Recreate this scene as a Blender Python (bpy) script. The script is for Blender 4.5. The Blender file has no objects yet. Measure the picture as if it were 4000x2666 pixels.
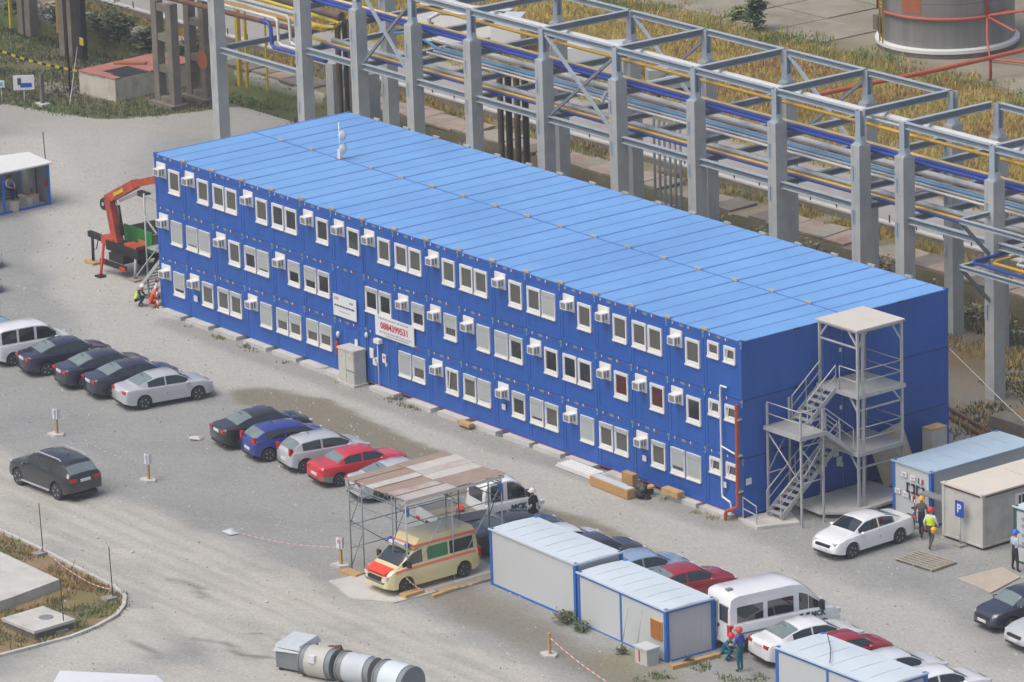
import bpy, bmesh, math, random
import numpy as np
from mathutils import Vector, Matrix
random.seed(7); rng = np.random.default_rng(7)
scene = bpy.context.scene
col = scene.collection
R = math.radians

# ------------------------------------------------------------------ camera, sky, sun, exposure
cam = bpy.data.cameras.new('camera'); cam_o = bpy.data.objects.new('camera', cam); col.objects.link(cam_o)
cam.sensor_width = 36.0; cam.lens = 19807.07 / 4000 * 36.0; cam.clip_start = 1.0; cam.clip_end = 5000.0
def cam_axes(yaw, pitch, roll):
    f = Vector((math.cos(yaw)*math.cos(pitch), math.sin(yaw)*math.cos(pitch), math.sin(pitch)))
    r = Vector((math.sin(yaw), -math.cos(yaw), 0)); u = r.cross(f)
    return (math.cos(roll)*r + math.sin(roll)*u, -math.sin(roll)*r + math.cos(roll)*u, f)
_r, _u, _f = cam_axes(2.4934908, -0.2885133, -0.0318323)
cam_o.matrix_world = Matrix(((_r.x, _u.x, -_f.x, 201.0404), (_r.y, _u.y, -_f.y, -130.7275), (_r.z, _u.z, -_f.z, 68.8123), (0, 0, 0, 1)))
scene.camera = cam_o
world = bpy.data.worlds.new('World'); scene.world = world; world.use_nodes = True
wn = world.node_tree; sky = wn.nodes.new('ShaderNodeTexSky'); sky.sky_type = 'NISHITA'; sky.sun_disc = False
SUN_EL, SUN_AZ = 60.0, -98.0           # azimuth of the direction towards the sun, measured from +X
sky.sun_elevation = R(SUN_EL); sky.sun_rotation = R(90 - SUN_AZ); sky.altitude = 200; sky.air_density = 1.0; sky.dust_density = 6.0; sky.ozone_density = 1.0
wn.links.new(sky.outputs[0], wn.nodes['Background'].inputs[0]); wn.nodes['Background'].inputs[1].default_value = 0.11
sun = bpy.data.lights.new('sun', 'SUN'); sun.energy = 1.25; sun.angle = R(50); sun.color = (1.0, .975, .94)
sun_o = bpy.data.objects.new('sun', sun); col.objects.link(sun_o)
_s = Vector((math.cos(R(SUN_AZ))*math.cos(R(SUN_EL)), math.sin(R(SUN_AZ))*math.cos(R(SUN_EL)), math.sin(R(SUN_EL))))
sun_o.rotation_euler = _s.to_track_quat('Z', 'Y').to_euler(); sun_o.location = _s * 300
scene.view_settings.view_transform = 'Standard'; scene.view_settings.look = 'None'; scene.view_settings.exposure = 0.40
scene.view_settings.gamma = 1.0; scene.view_settings.use_curve_mapping = False

# ------------------------------------------------------------------ materials
def S(r, g, b):
    f = lambda c: (c/255/12.92) if c/255 <= .04045 else ((c/255+.055)/1.055)**2.4
    return (f(r), f(g), f(b))
MATS = {}
def mat(name, rgb, rough=.6, metal=0.0, var=.12, scale=1.5, dirt=None, dirt_amt=.0, spec=.5, bump=0.0, streak=0.0, coat=0.0):
    m = bpy.data.materials.new(name); m.use_nodes = True; nt = m.node_tree; b = nt.nodes['Principled BSDF']
    b.inputs['Roughness'].default_value = rough; b.inputs['Metallic'].default_value = metal
    b.inputs['Specular IOR Level'].default_value = spec; b.inputs['Coat Weight'].default_value = coat
    geo = nt.nodes.new('ShaderNodeNewGeometry'); n = nt.nodes.new('ShaderNodeTexNoise')
    n.inputs['Scale'].default_value = scale; n.inputs['Detail'].default_value = 5; n.inputs['Roughness'].default_value = .65
    if streak:
        mp = nt.nodes.new('ShaderNodeMapping'); mp.inputs['Scale'].default_value = (1, 1, streak)
        nt.links.new(geo.outputs['Position'], mp.inputs[0]); nt.links.new(mp.outputs[0], n.inputs['Vector'])
    else: nt.links.new(geo.outputs['Position'], n.inputs['Vector'])
    cr = nt.nodes.new('ShaderNodeValToRGB'); e = cr.color_ramp.elements
    lo = [c*(1-var) for c in rgb]; hi = [min(1, c*(1+var)) for c in rgb]
    e[0].position = .3; e[0].color = (*lo, 1); e[1].position = .7; e[1].color = (*hi, 1)
    nt.links.new(n.outputs['Fac'], cr.inputs[0]); out = cr.outputs[0]
    if dirt:
        n2 = nt.nodes.new('ShaderNodeTexNoise'); n2.inputs['Scale'].default_value = scale*.45; n2.inputs['Detail'].default_value = 8; n2.inputs['Roughness'].default_value = .7
        nt.links.new(geo.outputs['Position'], n2.inputs['Vector'])
        r2 = nt.nodes.new('ShaderNodeValToRGB'); r2.color_ramp.elements[0].position = .52-dirt_amt*.2; r2.color_ramp.elements[1].position = .72-dirt_amt*.1
        mx = nt.nodes.new('ShaderNodeMix'); mx.data_type = 'RGBA'; mx.inputs['B'].default_value = (*dirt, 1)
        nt.links.new(n2.outputs['Fac'], r2.inputs[0]); nt.links.new(r2.outputs[0], mx.inputs['Factor']); nt.links.new(out, mx.inputs['A']); out = mx.outputs['Result']
    nt.links.new(out, b.inputs['Base Color'])
    if bump:
        bp_ = nt.nodes.new('ShaderNodeBump'); bp_.inputs['Strength'].default_value = bump; bp_.inputs['Distance'].default_value = .03
        n3 = nt.nodes.new('ShaderNodeTexNoise'); n3.inputs['Scale'].default_value = 9; n3.inputs['Detail'].default_value = 4
        nt.links.new(geo.outputs['Position'], n3.inputs['Vector']); nt.links.new(n3.outputs['Fac'], bp_.inputs['Height']); nt.links.new(bp_.outputs[0], b.inputs['Normal'])
    MATS[name] = m; return m
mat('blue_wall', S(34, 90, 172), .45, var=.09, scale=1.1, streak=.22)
mat('blue_roof_skylit', S(118, 170, 226), .4, var=.06, scale=.25, dirt=S(106, 156, 214), dirt_amt=.25)  # paler than the wall blue: sky reflection put into the colour
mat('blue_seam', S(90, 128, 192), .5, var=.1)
mat('blue_frame', S(45, 108, 190), .45, var=.06)
mat('white_panel', S(196, 200, 201), .55, var=.025, scale=.5)
mat('cream_panel', S(196, 195, 188), .6, var=.04, dirt=S(170, 168, 158), dirt_amt=.1)
mat('cream_roof', S(214, 207, 194), .6, var=.04)
mat('cab_roof', S(206, 217, 224), .4, var=.05, scale=.6)
mat('cab_roof_blue', S(172, 194, 210), .35, var=.07, scale=.6)
mat('white_pvc', S(226, 226, 222), .4, var=.03)
mat('shutter', S(172, 177, 176), .5, var=.03)
mat('pane', S(92, 92, 88), .25, var=.12, scale=1.1, spec=.5)
mat('pane_dark', S(46, 50, 52), .12, var=.4, scale=1.6, spec=.6)
mat('pane_red', S(84, 42, 42), .3, var=.3)
mat('ac_white', S(226, 224, 220), .5, var=.03)
mat('grille_grey', S(132, 134, 132), .6, var=.1)
mat('galv', S(178, 181, 180), .5, .1, var=.1, scale=2.5)
mat('galv_deck', S(168, 168, 164), .6, .1, var=.1, scale=2)
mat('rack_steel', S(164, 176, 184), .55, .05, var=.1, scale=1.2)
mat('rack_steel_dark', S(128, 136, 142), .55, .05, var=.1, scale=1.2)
mat('concrete', S(178, 181, 178), .85, var=.1, scale=1.0, dirt=S(158, 166, 170), dirt_amt=.1, bump=.2)
mat('old_concrete', S(122, 116, 106), .9, var=.16, scale=1.6, dirt=S(98, 90, 80), dirt_amt=.3, bump=.3)
mat('pale_concrete', S(196, 194, 188), .85, var=.07, scale=1.4, dirt=S(172, 168, 158), dirt_amt=.15)
mat('white_plaster', S(200, 196, 182), .85, var=.1, scale=2.2, dirt=S(168, 160, 138), dirt_amt=.25, streak=.25)
mat('road', S(158, 154, 148), .9, var=.07, scale=.7, dirt=S(140, 136, 130), dirt_amt=.2)
mat('rust', S(112, 80, 64), .85, var=.25, scale=2.5, dirt=S(92, 62, 50), dirt_amt=.4)
mat('rust_pale', S(164, 148, 132), .85, var=.16, scale=1.2, dirt=S(140, 108, 90), dirt_amt=.2)
mat('rusty_tin', S(186, 180, 174), .6, var=.1, scale=1.4, dirt=S(160, 132, 118), dirt_amt=.1)
mat('old_pipe', S(104, 90, 78), .8, var=.2, scale=2, dirt=S(64, 58, 54), dirt_amt=.3)
mat('silver_pipe', S(208, 208, 206), .4, .08, var=.06, scale=2)
mat('grey_pipe', S(172, 178, 180), .45, .1, var=.08, scale=2)
mat('yellow_pipe', S(214, 172, 66), .5, var=.08)
mat('pale_yellow_pipe', S(226, 200, 140), .5, var=.06)
mat('navy_pipe', S(48, 72, 158), .4, var=.08)
mat('sky_pipe', S(112, 170, 214), .4, var=.08)
mat('bright_yellow', S(205, 180, 50), .5, var=.1)
mat('red_pipe', S(188, 92, 70), .55, var=.1)
mat('red_paint', S(186, 40, 44), .4, var=.08)
mat('orange_down', S(168, 76, 52), .5, var=.06)
mat('crane_orange', S(188, 78, 54), .5, var=.2, scale=3, dirt=S(120, 66, 52), dirt_amt=.3)
mat('black_steel', S(46, 46, 46), .5, .2, var=.2)
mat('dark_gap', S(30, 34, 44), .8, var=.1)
mat('truck_green', S(44, 138, 62), .5, var=.08)
mat('truck_grey', S(122, 118, 106), .7, var=.15, scale=2)
mat('wood', S(186, 152, 104), .8, var=.15, scale=3)
mat('wood_grey', S(158, 150, 136), .85, var=.16, scale=4)
mat('plywood', S(190, 176, 152), .75, var=.1, scale=2, dirt=S(170, 150, 118), dirt_amt=.2)
mat('plank_board', S(180, 168, 152), .8, var=.1, scale=1.5)
mat('cardboard', S(182, 142, 92), .8, var=.1, scale=4)
mat('canvas_beige', S(204, 198, 188), .7, var=.04)
mat('tank_steel', S(136, 137, 135), .55, .1, var=.2, scale=1.1, streak=.08)
mat('orange_patch', S(168, 102, 66), .6, var=.1)
mat('tyre', S(58, 58, 60), .85, var=.15, scale=6)
mat('rim', S(176, 178, 180), .4, .0, var=.05)
mat('rim_dark', S(136, 138, 140), .45, .0, var=.05)
mat('glass', S(40, 48, 50), .04, var=.25, scale=1.6, spec=1.0, coat=.6)
mat('glass_pale', S(118, 132, 132), .08, var=.15, scale=1.2, spec=.8)
mat('glass_green', S(62, 128, 88), .3, var=.05)
mat('lamp_red', S(196, 30, 28), .2, var=.1, spec=.7)
mat('lamp_clear', S(214, 216, 216), .1, var=.05, spec=.8)
mat('plate', S(216, 218, 220), .4, var=.03)
mat('plastic_black', S(42, 43, 45), .6, var=.1)
mat('plastic_grey', S(132, 134, 134), .6, var=.08)
for n_, c_ in dict(paint_white=(232, 234, 235), paint_silver=(186, 189, 191), paint_midnight=(36, 38, 58), paint_black=(34, 35, 37), paint_charcoal=(60, 62, 66),
                   paint_blue=(38, 52, 140), paint_red=(206, 36, 48), paint_crimson=(158, 28, 40), paint_steelblue=(140, 164, 192), paint_cream=(226, 214, 160), paint_navy=(40, 44, 66), paint_pearl=(214, 220, 224)).items():
    mat(n_, S(*c_), .32, .0, var=.03, scale=.8, spec=.7, coat=1.0)
mat('fluor_red', S(232, 74, 52), .5, var=.04); mat('pale_red', S(230, 130, 104), .5, var=.04)
mat('logo_teal', S(40, 92, 96), .6, var=.05)
mat('sign_blue', S(36, 78, 176), .5, var=.04); mat('sign_white', S(222, 224, 226), .5, var=.03); mat('sign_red', S(190, 40, 52), .5, var=.03); mat('ink', S(66, 70, 82), .6, var=.04)
mat('ink_pale', S(150, 152, 160), .6, var=.04); mat('ink_pink', S(206, 150, 160), .6, var=.04)
mat('skin', S(178, 128, 104), .6, var=.06); mat('hi_vis', S(206, 232, 60), .6, var=.06); mat('shirt_white', S(216, 218, 224), .8, var=.05)
mat('cloth_dark', S(48, 46, 54), .85, var=.15); mat('cloth_grey', S(92, 86, 84), .85, var=.12); mat('cloth_teal', S(24, 106, 122), .85, var=.12); mat('cloth_blue', S(66, 82, 186), .85, var=.1)
mat('cloth_navy', S(36, 48, 92), .85, var=.12); mat('cloth_orange', S(224, 84, 56), .8, var=.1); mat('cloth_white_blue', S(186, 196, 214), .8, var=.1); mat('cloth_yellow', S(214, 190, 60), .8, var=.1)
mat('helmet_white', S(226, 222, 214), .35); mat('helmet_yellow', S(226, 170, 50), .35); mat('helmet_red', S(212, 50, 50), .35); mat('helmet_blue', S(50, 110, 210), .35); mat('helmet_orange', S(206, 70, 44), .35)
mat('duct_grey', S(128, 134, 136), .6, .1, var=.12, scale=2); mat('duct_tarp', S(190, 198, 202), .7, var=.06, scale=2); mat('duct_pale', S(186, 184, 176), .6, var=.08, scale=2)
mat('stone', S(150, 148, 142), .9, var=.15, scale=3, bump=.3)
mat('green_frame', S(38, 96, 82), .5, var=.08)
mat('leaf_dark', S(76, 86, 64), .8, var=.15, scale=2); mat('leaf_mid', S(98, 108, 76), .8, var=.15, scale=2); mat('bark', S(80, 70, 56), .9, var=.2)
mat('slab_dry', S(150, 143, 128), .9, var=.12, scale=.8, dirt=S(124, 118, 98), dirt_amt=.35)
mat('rust_pink', S(176, 118, 104), .8, var=.12, scale=1.5, dirt=S(150, 100, 84), dirt_amt=.3)
mat('tin_pale', S(196, 192, 184), .6, var=.1, scale=1.8)
mat('tin_brown', S(160, 140, 126), .7, var=.12, scale=1.8)
mat('wall_joint', S(28, 56, 118), .6, var=.05)
mat('faded_red', S(140, 66, 84), .6, var=.1)
mat('yellow_stripe', S(206, 158, 60), .6, var=.05)

# ------------------------------------------------------------------ mesh builder
def tag(o, label=None, cat=None, group=None, kind=None):
    if label: o['label'] = label
    if cat: o['category'] = cat
    if group: o['group'] = group
    if kind: o['kind'] = kind
    return o
class MB:
    def __init__(s): s.v = []; s.f = []; s.m = []; s.names = []; s.sm = []
    def mi(s, m):
        if m not in s.names: s.names.append(m)
        return s.names.index(m)
    def add(s, vs, fs, m, smooth=False):
        b = len(s.v); s.v += [tuple(v) for v in vs]; k = s.mi(m)
        for f in fs: s.f.append(tuple(i+b for i in f)); s.m.append(k); s.sm.append(smooth)
        return s
    def box(s, x0, y0, z0, x1, y1, z1, m):
        vs = [(x, y, z) for z in (z0, z1) for y in (y0, y1) for x in (x0, x1)]
        return s.add(vs, [(0, 2, 3, 1), (4, 5, 7, 6), (0, 1, 5, 4), (2, 6, 7, 3), (0, 4, 6, 2), (1, 3, 7, 5)], m)
    def bar(s, p, q, w, h, m, up=(0, 0, 1)):
        p = Vector(p); q = Vector(q); d = (q-p).normalized(); u = Vector(up)
        if abs(d.dot(u)) > .98: u = Vector((0, 1, 0))
        a = d.cross(u).normalized(); b = a.cross(d).normalized(); vs = []
        for c in (p, q):
            for i, j in ((-1, -1), (1, -1), (-1, 1), (1, 1)): vs.append(c + a*(i*w/2) + b*(j*h/2))
        return s.add(vs, [(0, 2, 3, 1), (4, 5, 7, 6), (0, 1, 5, 4), (2, 6, 7, 3), (0, 4, 6, 2), (1, 3, 7, 5)], m)
    def ibeam(s, p, q, w, h, m, m2=None):
        p = Vector(p); q = Vector(q); z = Vector((0, 0, 1)); t = .035
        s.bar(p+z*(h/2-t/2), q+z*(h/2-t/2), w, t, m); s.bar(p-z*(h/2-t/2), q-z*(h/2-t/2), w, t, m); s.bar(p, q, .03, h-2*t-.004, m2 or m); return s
    def tube(s, pts, r, m, n=8, cap=True):
        pts = [Vector(p) for p in pts]; rs = r if isinstance(r, (list, tuple)) else [r]*len(pts); vs = []; prev = None
        for i, p in enumerate(pts):
            d = (pts[min(i+1, len(pts)-1)] - pts[max(i-1, 0)]).normalized()
            u = prev if prev is not None else (Vector((0, 0, 1)) if abs(d.z) < .9 else Vector((1, 0, 0)))
            a = d.cross(u).normalized(); b = a.cross(d).normalized(); prev = b
            for k in range(n):
                t = 2*math.pi*k/n; vs.append(p + a*math.cos(t)*rs[i] + b*math.sin(t)*rs[i])
        fs = [(i*n+k, i*n+(k+1) % n, (i+1)*n+(k+1) % n, (i+1)*n+k) for i in range(len(pts)-1) for k in range(n)]
        s.add(vs, fs, m, True)
        if cap: s.add(vs[:n], [tuple(range(n))[::-1]], m); s.add(vs[-n:], [tuple(range(n))], m)
        return s
    def lathe(s, prof, m, n=20, c=(0, 0, 0), axis='z', smooth=True):
        vs = []
        for r, h in prof:
            for k in range(n):
                t = 2*math.pi*k/n; a, b = r*math.cos(t), r*math.sin(t)
                v = (a, b, h) if axis == 'z' else ((a, h, b) if axis == 'y' else (h, a, b))
                vs.append((v[0]+c[0], v[1]+c[1], v[2]+c[2]))
        fs = [(i*n+k, i*n+(k+1) % n, (i+1)*n+(k+1) % n, (i+1)*n+k) for i in range(len(prof)-1) for k in range(n)]
        fs.append(tuple(range(n))[::-1]); fs.append(tuple(range((len(prof)-1)*n, len(prof)*n)))
        return s.add(vs, fs, m, smooth)
    def quad(s, a, b, c, d, m): return s.add([a, b, c, d], [(0, 1, 2, 3)], m)
    def prism(s, pts, z0, z1, m, top=None):
        n = len(pts); vs = [(p[0], p[1], z0) for p in pts] + [(p[0], p[1], z1) for p in pts]
        s.add(vs, [(i, (i+1) % n, n+(i+1) % n, n+i) for i in range(n)], m)
        return s.add(vs, [tuple(range(n))[::-1], tuple(range(n, 2*n))], top or m)
    def blob(s, c, r, m, n=8, squash=1, jit=.15):
        vs = []; k = 5
        for i in range(k+1):
            ph = math.pi*i/k
            for j in range(n):
                t = 2*math.pi*j/n; q = 1+random.uniform(-jit, jit) if 0 < i < k else 1
                vs.append((c[0]+r*q*math.sin(ph)*math.cos(t), c[1]+r*q*math.sin(ph)*math.sin(t), c[2]+r*q*squash*math.cos(ph)))
        return s.add(vs, [(i*n+j, i*n+(j+1) % n, (i+1)*n+(j+1) % n, (i+1)*n+j) for i in range(k) for j in range(n)], m, jit < .05)
    def mesh(s, name):
        me = bpy.data.meshes.new(name); me.from_pydata(s.v, [], s.f)
        for n in s.names: me.materials.append(MATS[n])
        me.polygons.foreach_set('material_index', s.m); me.polygons.foreach_set('use_smooth', s.sm); me.update()
        bm = bmesh.new(); bm.from_mesh(me); bmesh.ops.remove_doubles(bm, verts=bm.verts, dist=1e-5); bmesh.ops.recalc_face_normals(bm, faces=bm.faces)
        for e in bm.edges:
            if len(e.link_faces) == 2 and e.calc_face_angle(0) > .7: e.smooth = False
        bm.to_mesh(me); bm.free(); return me
    def build(s, name, parent=None, loc=None, rz=0): return inst(name, s.mesh(name), parent, loc, rz)
def inst(name, me, parent=None, loc=None, rz=0):
    o = bpy.data.objects.new(name, me); col.objects.link(o)
    if parent is not None: o.parent = parent
    if loc is not None: o.location = loc
    if rz: o.rotation_euler = (0, 0, rz)
    return o
def thing(name, label, cat, loc=(0, 0, 0), rz=0, group=None):
    return tag(inst(name, None, None, loc, rz), label, cat, group)
def text_mesh(body, size, m, name='lettering', bold=0.0, width=None):
    cu = bpy.data.curves.new('t', 'FONT'); cu.body = body; cu.size = size; cu.align_x = 'CENTER'; cu.align_y = 'CENTER'; cu.extrude = .004; cu.offset = bold; cu.resolution_u = 2
    o = bpy.data.objects.new('t', cu); col.objects.link(o)
    me = bpy.data.meshes.new_from_object(o.evaluated_get(bpy.context.evaluated_depsgraph_get())); bpy.data.objects.remove(o)
    me.materials.clear(); me.materials.append(MATS[m]); me.name = name
    if width:
        xs = [v.co.x for v in me.vertices]; k = width/(max(xs)-min(xs))
        for v in me.vertices: v.co.x *= k
    return me
def put_text(body, size, m, parent, loc, rot, name='lettering', bold=0.0, width=None):
    o = inst(name, text_mesh(body, size, m, name, bold, width), parent, loc); o.rotation_euler = rot; return o
# ------------------------------------------------------------------ the ground: one sheet to the horizon, a ditch behind the rack
def seg_d(X, Y, pts):
    d = np.full(X.shape, 1e9)
    for (x0, y0), (x1, y1) in zip(pts[:-1], pts[1:]):
        dx, dy = x1-x0, y1-y0; t = np.clip(((X-x0)*dx+(Y-y0)*dy)/(dx*dx+dy*dy), 0, 1)
        d = np.minimum(d, np.hypot(X-x0-t*dx, Y-y0-t*dy))
    return d
def inside(X, Y, poly):
    r = np.zeros(X.shape, bool); n = len(poly)
    for i in range(n):
        (x0, y0), (x1, y1) = poly[i], poly[(i+1) % n]
        c = ((y0 > Y) != (y1 > Y)) & (X < (x1-x0)*(Y-y0)/((y1-y0) or 1e-9)+x0); r ^= c
    return r
_lat = rng.random((64, 64))
def vn(X, Y, s):
    x = X/s; y = Y/s; i = np.floor(x).astype(int); j = np.floor(y).astype(int); u = x-i; v = y-j; u = u*u*(3-2*u); v = v*v*(3-2*v)
    L = lambda a, b: _lat[a % 64, b % 64]
    return (L(i, j)*(1-u)+L(i+1, j)*u)*(1-v)+(L(i, j+1)*(1-u)+L(i+1, j+1)*u)*v
def fbm(X, Y, s): return (vn(X, Y, s)+.5*vn(X+9, Y+4, s/2.1)+.25*vn(X+3, Y+7, s/4.3)+.12*vn(X+5, Y, s/9))/1.87
def sm(d, a, b): t = np.clip((d-a)/(b-a), 0, 1); return 1-t*t*(3-2*t)
def height(X, Y):
    h = np.zeros(X.shape)
    w = sm(np.abs(Y-29.2), 1.9, 2.5)
    h -= 1.3*w*np.clip((Y-25.8)/4.2, 0, 1)*(X < 70)
    return h
fine_x = np.arange(-75, 76, .3); fine_y = np.arange(-40, 92, .3)
ox = np.array([80, 90, 110, 150, 220, 400, 800, 2500.])
gx = np.concatenate([-ox[::-1], fine_x, ox]); gy = np.concatenate([-ox[::-1]+30, fine_y, ox+15])
GX, GY = np.meshgrid(gx, gy); GH = height(GX, GY)
nx, ny = len(gx), len(gy)
g_rgb = lambda *c: np.array(S(*c))
n1 = fbm(GX, GY, 7); n2 = fbm(GX+40, GY-20, 2.2); n3 = fbm(GX*1.0+13, GY*3.1, 3.0)
C = np.zeros((ny, nx, 3)); C[:] = g_rgb(156, 157, 154)
def mixc(mask, c): 
    global C
    m = np.clip(mask, 0, 1)[..., None]; C = C*(1-m) + np.array(c)*m
mixc((n1-.45)*2.2, g_rgb(162, 161, 156)); mixc((.5-n2)*2.0, g_rgb(142, 142, 140))
dust = g_rgb(188, 185, 177); sand = g_rgb(172, 167, 156); wet = g_rgb(146, 141, 128)
en = (n1-.5)*3.0+(n2-.5)*1.6
lane = seg_d(GX, GY, [(-33, 12), (-14, 5.6), (-5, .8), (2, -2.6), (14.9, -3.2), (28, -3.0), (41, -3.4), (51, -4.2), (62, -5.2), (75, -6)])
mixc(sm(lane+en, 1.6, 3.4)*.75, dust)
mixc(sm(seg_d(GX, GY, [(-33, 17), (-25.3, 11.5), (-16.5, 7.7), (-5.4, 2.5)])+en, 2, 5)*.6, dust)
mixc(sm(seg_d(GX, GY, [(-45, 13), (-36, 18.5), (-30, 24), (-27, 40)])+en*.8, 2.0, 4.5)*.55, sand)
for pts, w in (([(15, -24), (21.6, -22.6), (32, -21.2), (41, -20.8), (52, -21.2), (64, -22)], 1.3), ([(10, -20), (22, -20), (36, -19.3), (48, -18.9), (60, -19.2)], 1.0), ([(30, -22.6), (38, -23.2), (47, -24.5), (60, -25)], 1.5), ([(41, -34), (39, -29), (37.6, -25.6), (38, -23)], 1.6), ([(44, -35), (45, -30), (52, -27)], 2.5)):
    mixc(sm(seg_d(GX, GY, pts)+en*.7+(n3-.5)*1.6, w*.5, w+1.5)*.85, g_rgb(192, 188, 178))
mixc(np.clip((n3-.55)*4, 0, 1)*sm(seg_d(GX, GY, [(20, -21), (60, -22)]), 5, 9)*.35, g_rgb(146, 145, 140))
wetd = np.minimum(seg_d(GX, GY, [(15, -4.6), (19, -4.4), (24, -4.7), (29.5, -5.2), (33, -5.6)])-.9, seg_d(GX, GY, [(37, -6.0), (39.5, -5.3), (42.6, -5.6), (45, -6.4)])-.7)
mixc(sm(wetd+(n2-.5)*1.5+(n1-.5)*1.2, 0, .7)*1.0, g_rgb(134, 129, 114))
mixc(sm(seg_d(GX, GY, [(30, -3.4), (44, -4.0)])+en, .4, 2.0)*.3, sand)
mixc(sm(seg_d(GX, GY, [(2, -1.0), (44, -1.1)])+en*.3, .3, 1.1)*.6, g_rgb(140, 139, 134))
mixc(sm(seg_d(GX, GY, [(43, -14.8), (50, -15.3), (57, -15.8), (64, -16)])+en*.6, .6, 2.2)*.85, g_rgb(134, 129, 118))
mixc(np.clip((n2-.5)*4, 0, 1)*sm(seg_d(GX, GY, [(55, -14), (60, -12.8), (62, -15)]), 1.2, 3)*.7, g_rgb(138, 132, 104))
for pts in ([(40.6, -25.6), (41.8, -25.0), (43.4, -25.3), (45.1, -24.2)], [(41.6, -23.6), (42.4, -23.0), (43.6, -23.3)], [(33.8, -22.2), (35.4, -22.0), (36.6, -22.5)], [(39, -27.6), (41.5, -27.9)]):
    mixc(sm(seg_d(GX, GY, pts)+(n2-.5)*.3, .03, .22)*.7, g_rgb(108, 106, 100))
for k in range(7):                                    # wheel tracks on the dusty yard
    y0 = -18.4-k*.95; pts = [(8+4*k, y0+random.uniform(-.4, .4)), (26, y0-.2), (40, y0+random.uniform(-.6, .2)), (60, y0-1.0)]
    mixc(sm(seg_d(GX, GY, pts)+(n2-.5)*.5, .05, .35)*.4, g_rgb(150, 149, 144))
# green verge on the left, ditch, dry field, paved bund
verge = [(-46, 14.6), (-41.4, 17.2), (-38, 18.0), (-35, 19.2), (-33, 22.0), (-31.8, 26.4), (-26, 27.2), (-26, 31.7), (-75, 31.7), (-75, 14)]
vm = inside(GX+(n2-.5)*1.2, GY+(n1-.5)*1.0, verge)
VERGE = lambda x, y: inside(np.array(x), np.array(y), verge)
mixc(vm*1.0, g_rgb(104, 104, 74)); mixc(vm*np.clip((n1-.42)*3.5, 0, 1), g_rgb(84, 96, 58)); mixc(vm*np.clip((n2-.6)*3, 0, 1)*.8, g_rgb(134, 122, 86))
mixc(vm*sm(seg_d(GX, GY, [(-46, 21.6), (-41, 21.6), (-39.6, 22.4)])+(n2-.5), .5, 1.2)*.8, g_rgb(140, 137, 128))
dm = (GY > 26.0)*(GY < 31.75)*(GX > -26); mixc(dm*.95, g_rgb(96, 88, 68)); mixc(dm*np.clip((n2-.45)*3, 0, 1)*.7, g_rgb(78, 80, 54))
rb = (GX > 26)*(GY > 15.5)*(GY <= 26.0)*sm(np.abs(GX-47), 15, 19); mixc(rb*.9, g_rgb(122, 108, 86)); mixc(rb*np.clip((n2-.5)*3.5, 0, 1)*.8, g_rgb(146, 120, 76)); mixc(rb*np.clip((n1-.55)*4, 0, 1)*.7, g_rgb(134, 130, 124))
mixc(sm(-GX+0, -4, 6)*(GX < 26)*sm(-(GY), -16, -13)*(GY <= 26)*.7, g_rgb(140, 134, 122))
sl = (GY > 31.75)*(GY < 35.3); mixc(sl*1.0, g_rgb(132, 122, 92)); mixc(sl*np.clip((n2-.5)*4, 0, 1)*.6, g_rgb(158, 148, 130))
mixc((GX > 5)*(GX < 75)*(GY > 26)*(GY < 31.8)*0, dust)
fl = (GY > 41.3)*(GY < 58.6+(n1-.5)*3); mixc(fl*1.0, g_rgb(166, 146, 88)); mixc(fl*np.clip((n1-.5)*4, 0, 1)*.9, g_rgb(142, 116, 88)); mixc(fl*np.clip((n2-.5)*3.5, 0, 1)*.7, g_rgb(150, 146, 88))
bd = (GY >= 58.6+(n1-.5)*3); mixc(bd*1.0, g_rgb(152, 144, 128)); mixc(bd*np.clip((n2-.52)*4, 0, 1)*.5, g_rgb(122, 116, 100)); mixc(bd*sm(GY-58, .5, 5)*np.clip((n1-.35)*2.5, 0, 1)*.8, g_rgb(150, 140, 74))
mixc(sm(seg_d(GX, GY, [(-45, 66), (-30, 62.5), (-19, 60.5), (-5, 59.5)])+(n2-.5)*.6, .5, 2.2)*.6*(GY > 57), g_rgb(128, 118, 102))
# kerbed island at the lower left
island = [(18, -24.1), (27.4, -24.25), (31.1, -24.5), (33.2, -24.6), (34.5, -24.95), (35.4, -25.6), (36.2, -26.5), (36.8, -27.9), (37.1, -29.3), (37.05, -31.5), (36.9, -36), (18, -36)]
im = inside(GX, GY, island); mixc(im*1.0, g_rgb(148, 128, 98)); mixc(im*np.clip((n2-.5)*4, 0, 1)*.8, g_rgb(124, 116, 74)); mixc(im*np.clip((n1-.55)*5, 0, 1)*.6, g_rgb(156, 150, 138))
C *= (1+(rng.random((ny, nx, 1))-.5)*.08)*.92*np.array([.99, 1.0, 1.0])
me = bpy.data.meshes.new('ground')
vv = np.stack([GX, GY, GH], -1).reshape(-1, 3)
idx = (np.arange(ny-1)[:, None]*nx+np.arange(nx-1)[None]).reshape(-1)
ff = np.stack([idx, idx+1, idx+nx+1, idx+nx], -1).astype(np.int32)
me.vertices.add(len(vv)); me.vertices.foreach_set('co', vv.ravel()); me.loops.add(ff.size); me.loops.foreach_set('vertex_index', ff.ravel())
me.polygons.add(len(ff)); me.polygons.foreach_set('loop_start', np.arange(0, ff.size, 4, dtype=np.int32)); me.update(calc_edges=True)
ca = me.color_attributes.new('earth', 'FLOAT_COLOR', 'POINT'); ca.data.foreach_set('color', np.concatenate([C.reshape(-1, 3), np.ones((nx*ny, 1))], -1).ravel())
gm = bpy.data.materials.new('ground'); gm.use_nodes = True; nt = gm.node_tree; b = nt.nodes['Principled BSDF']; b.inputs['Roughness'].default_value = .95; b.inputs['Specular IOR Level'].default_value = .15
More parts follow.
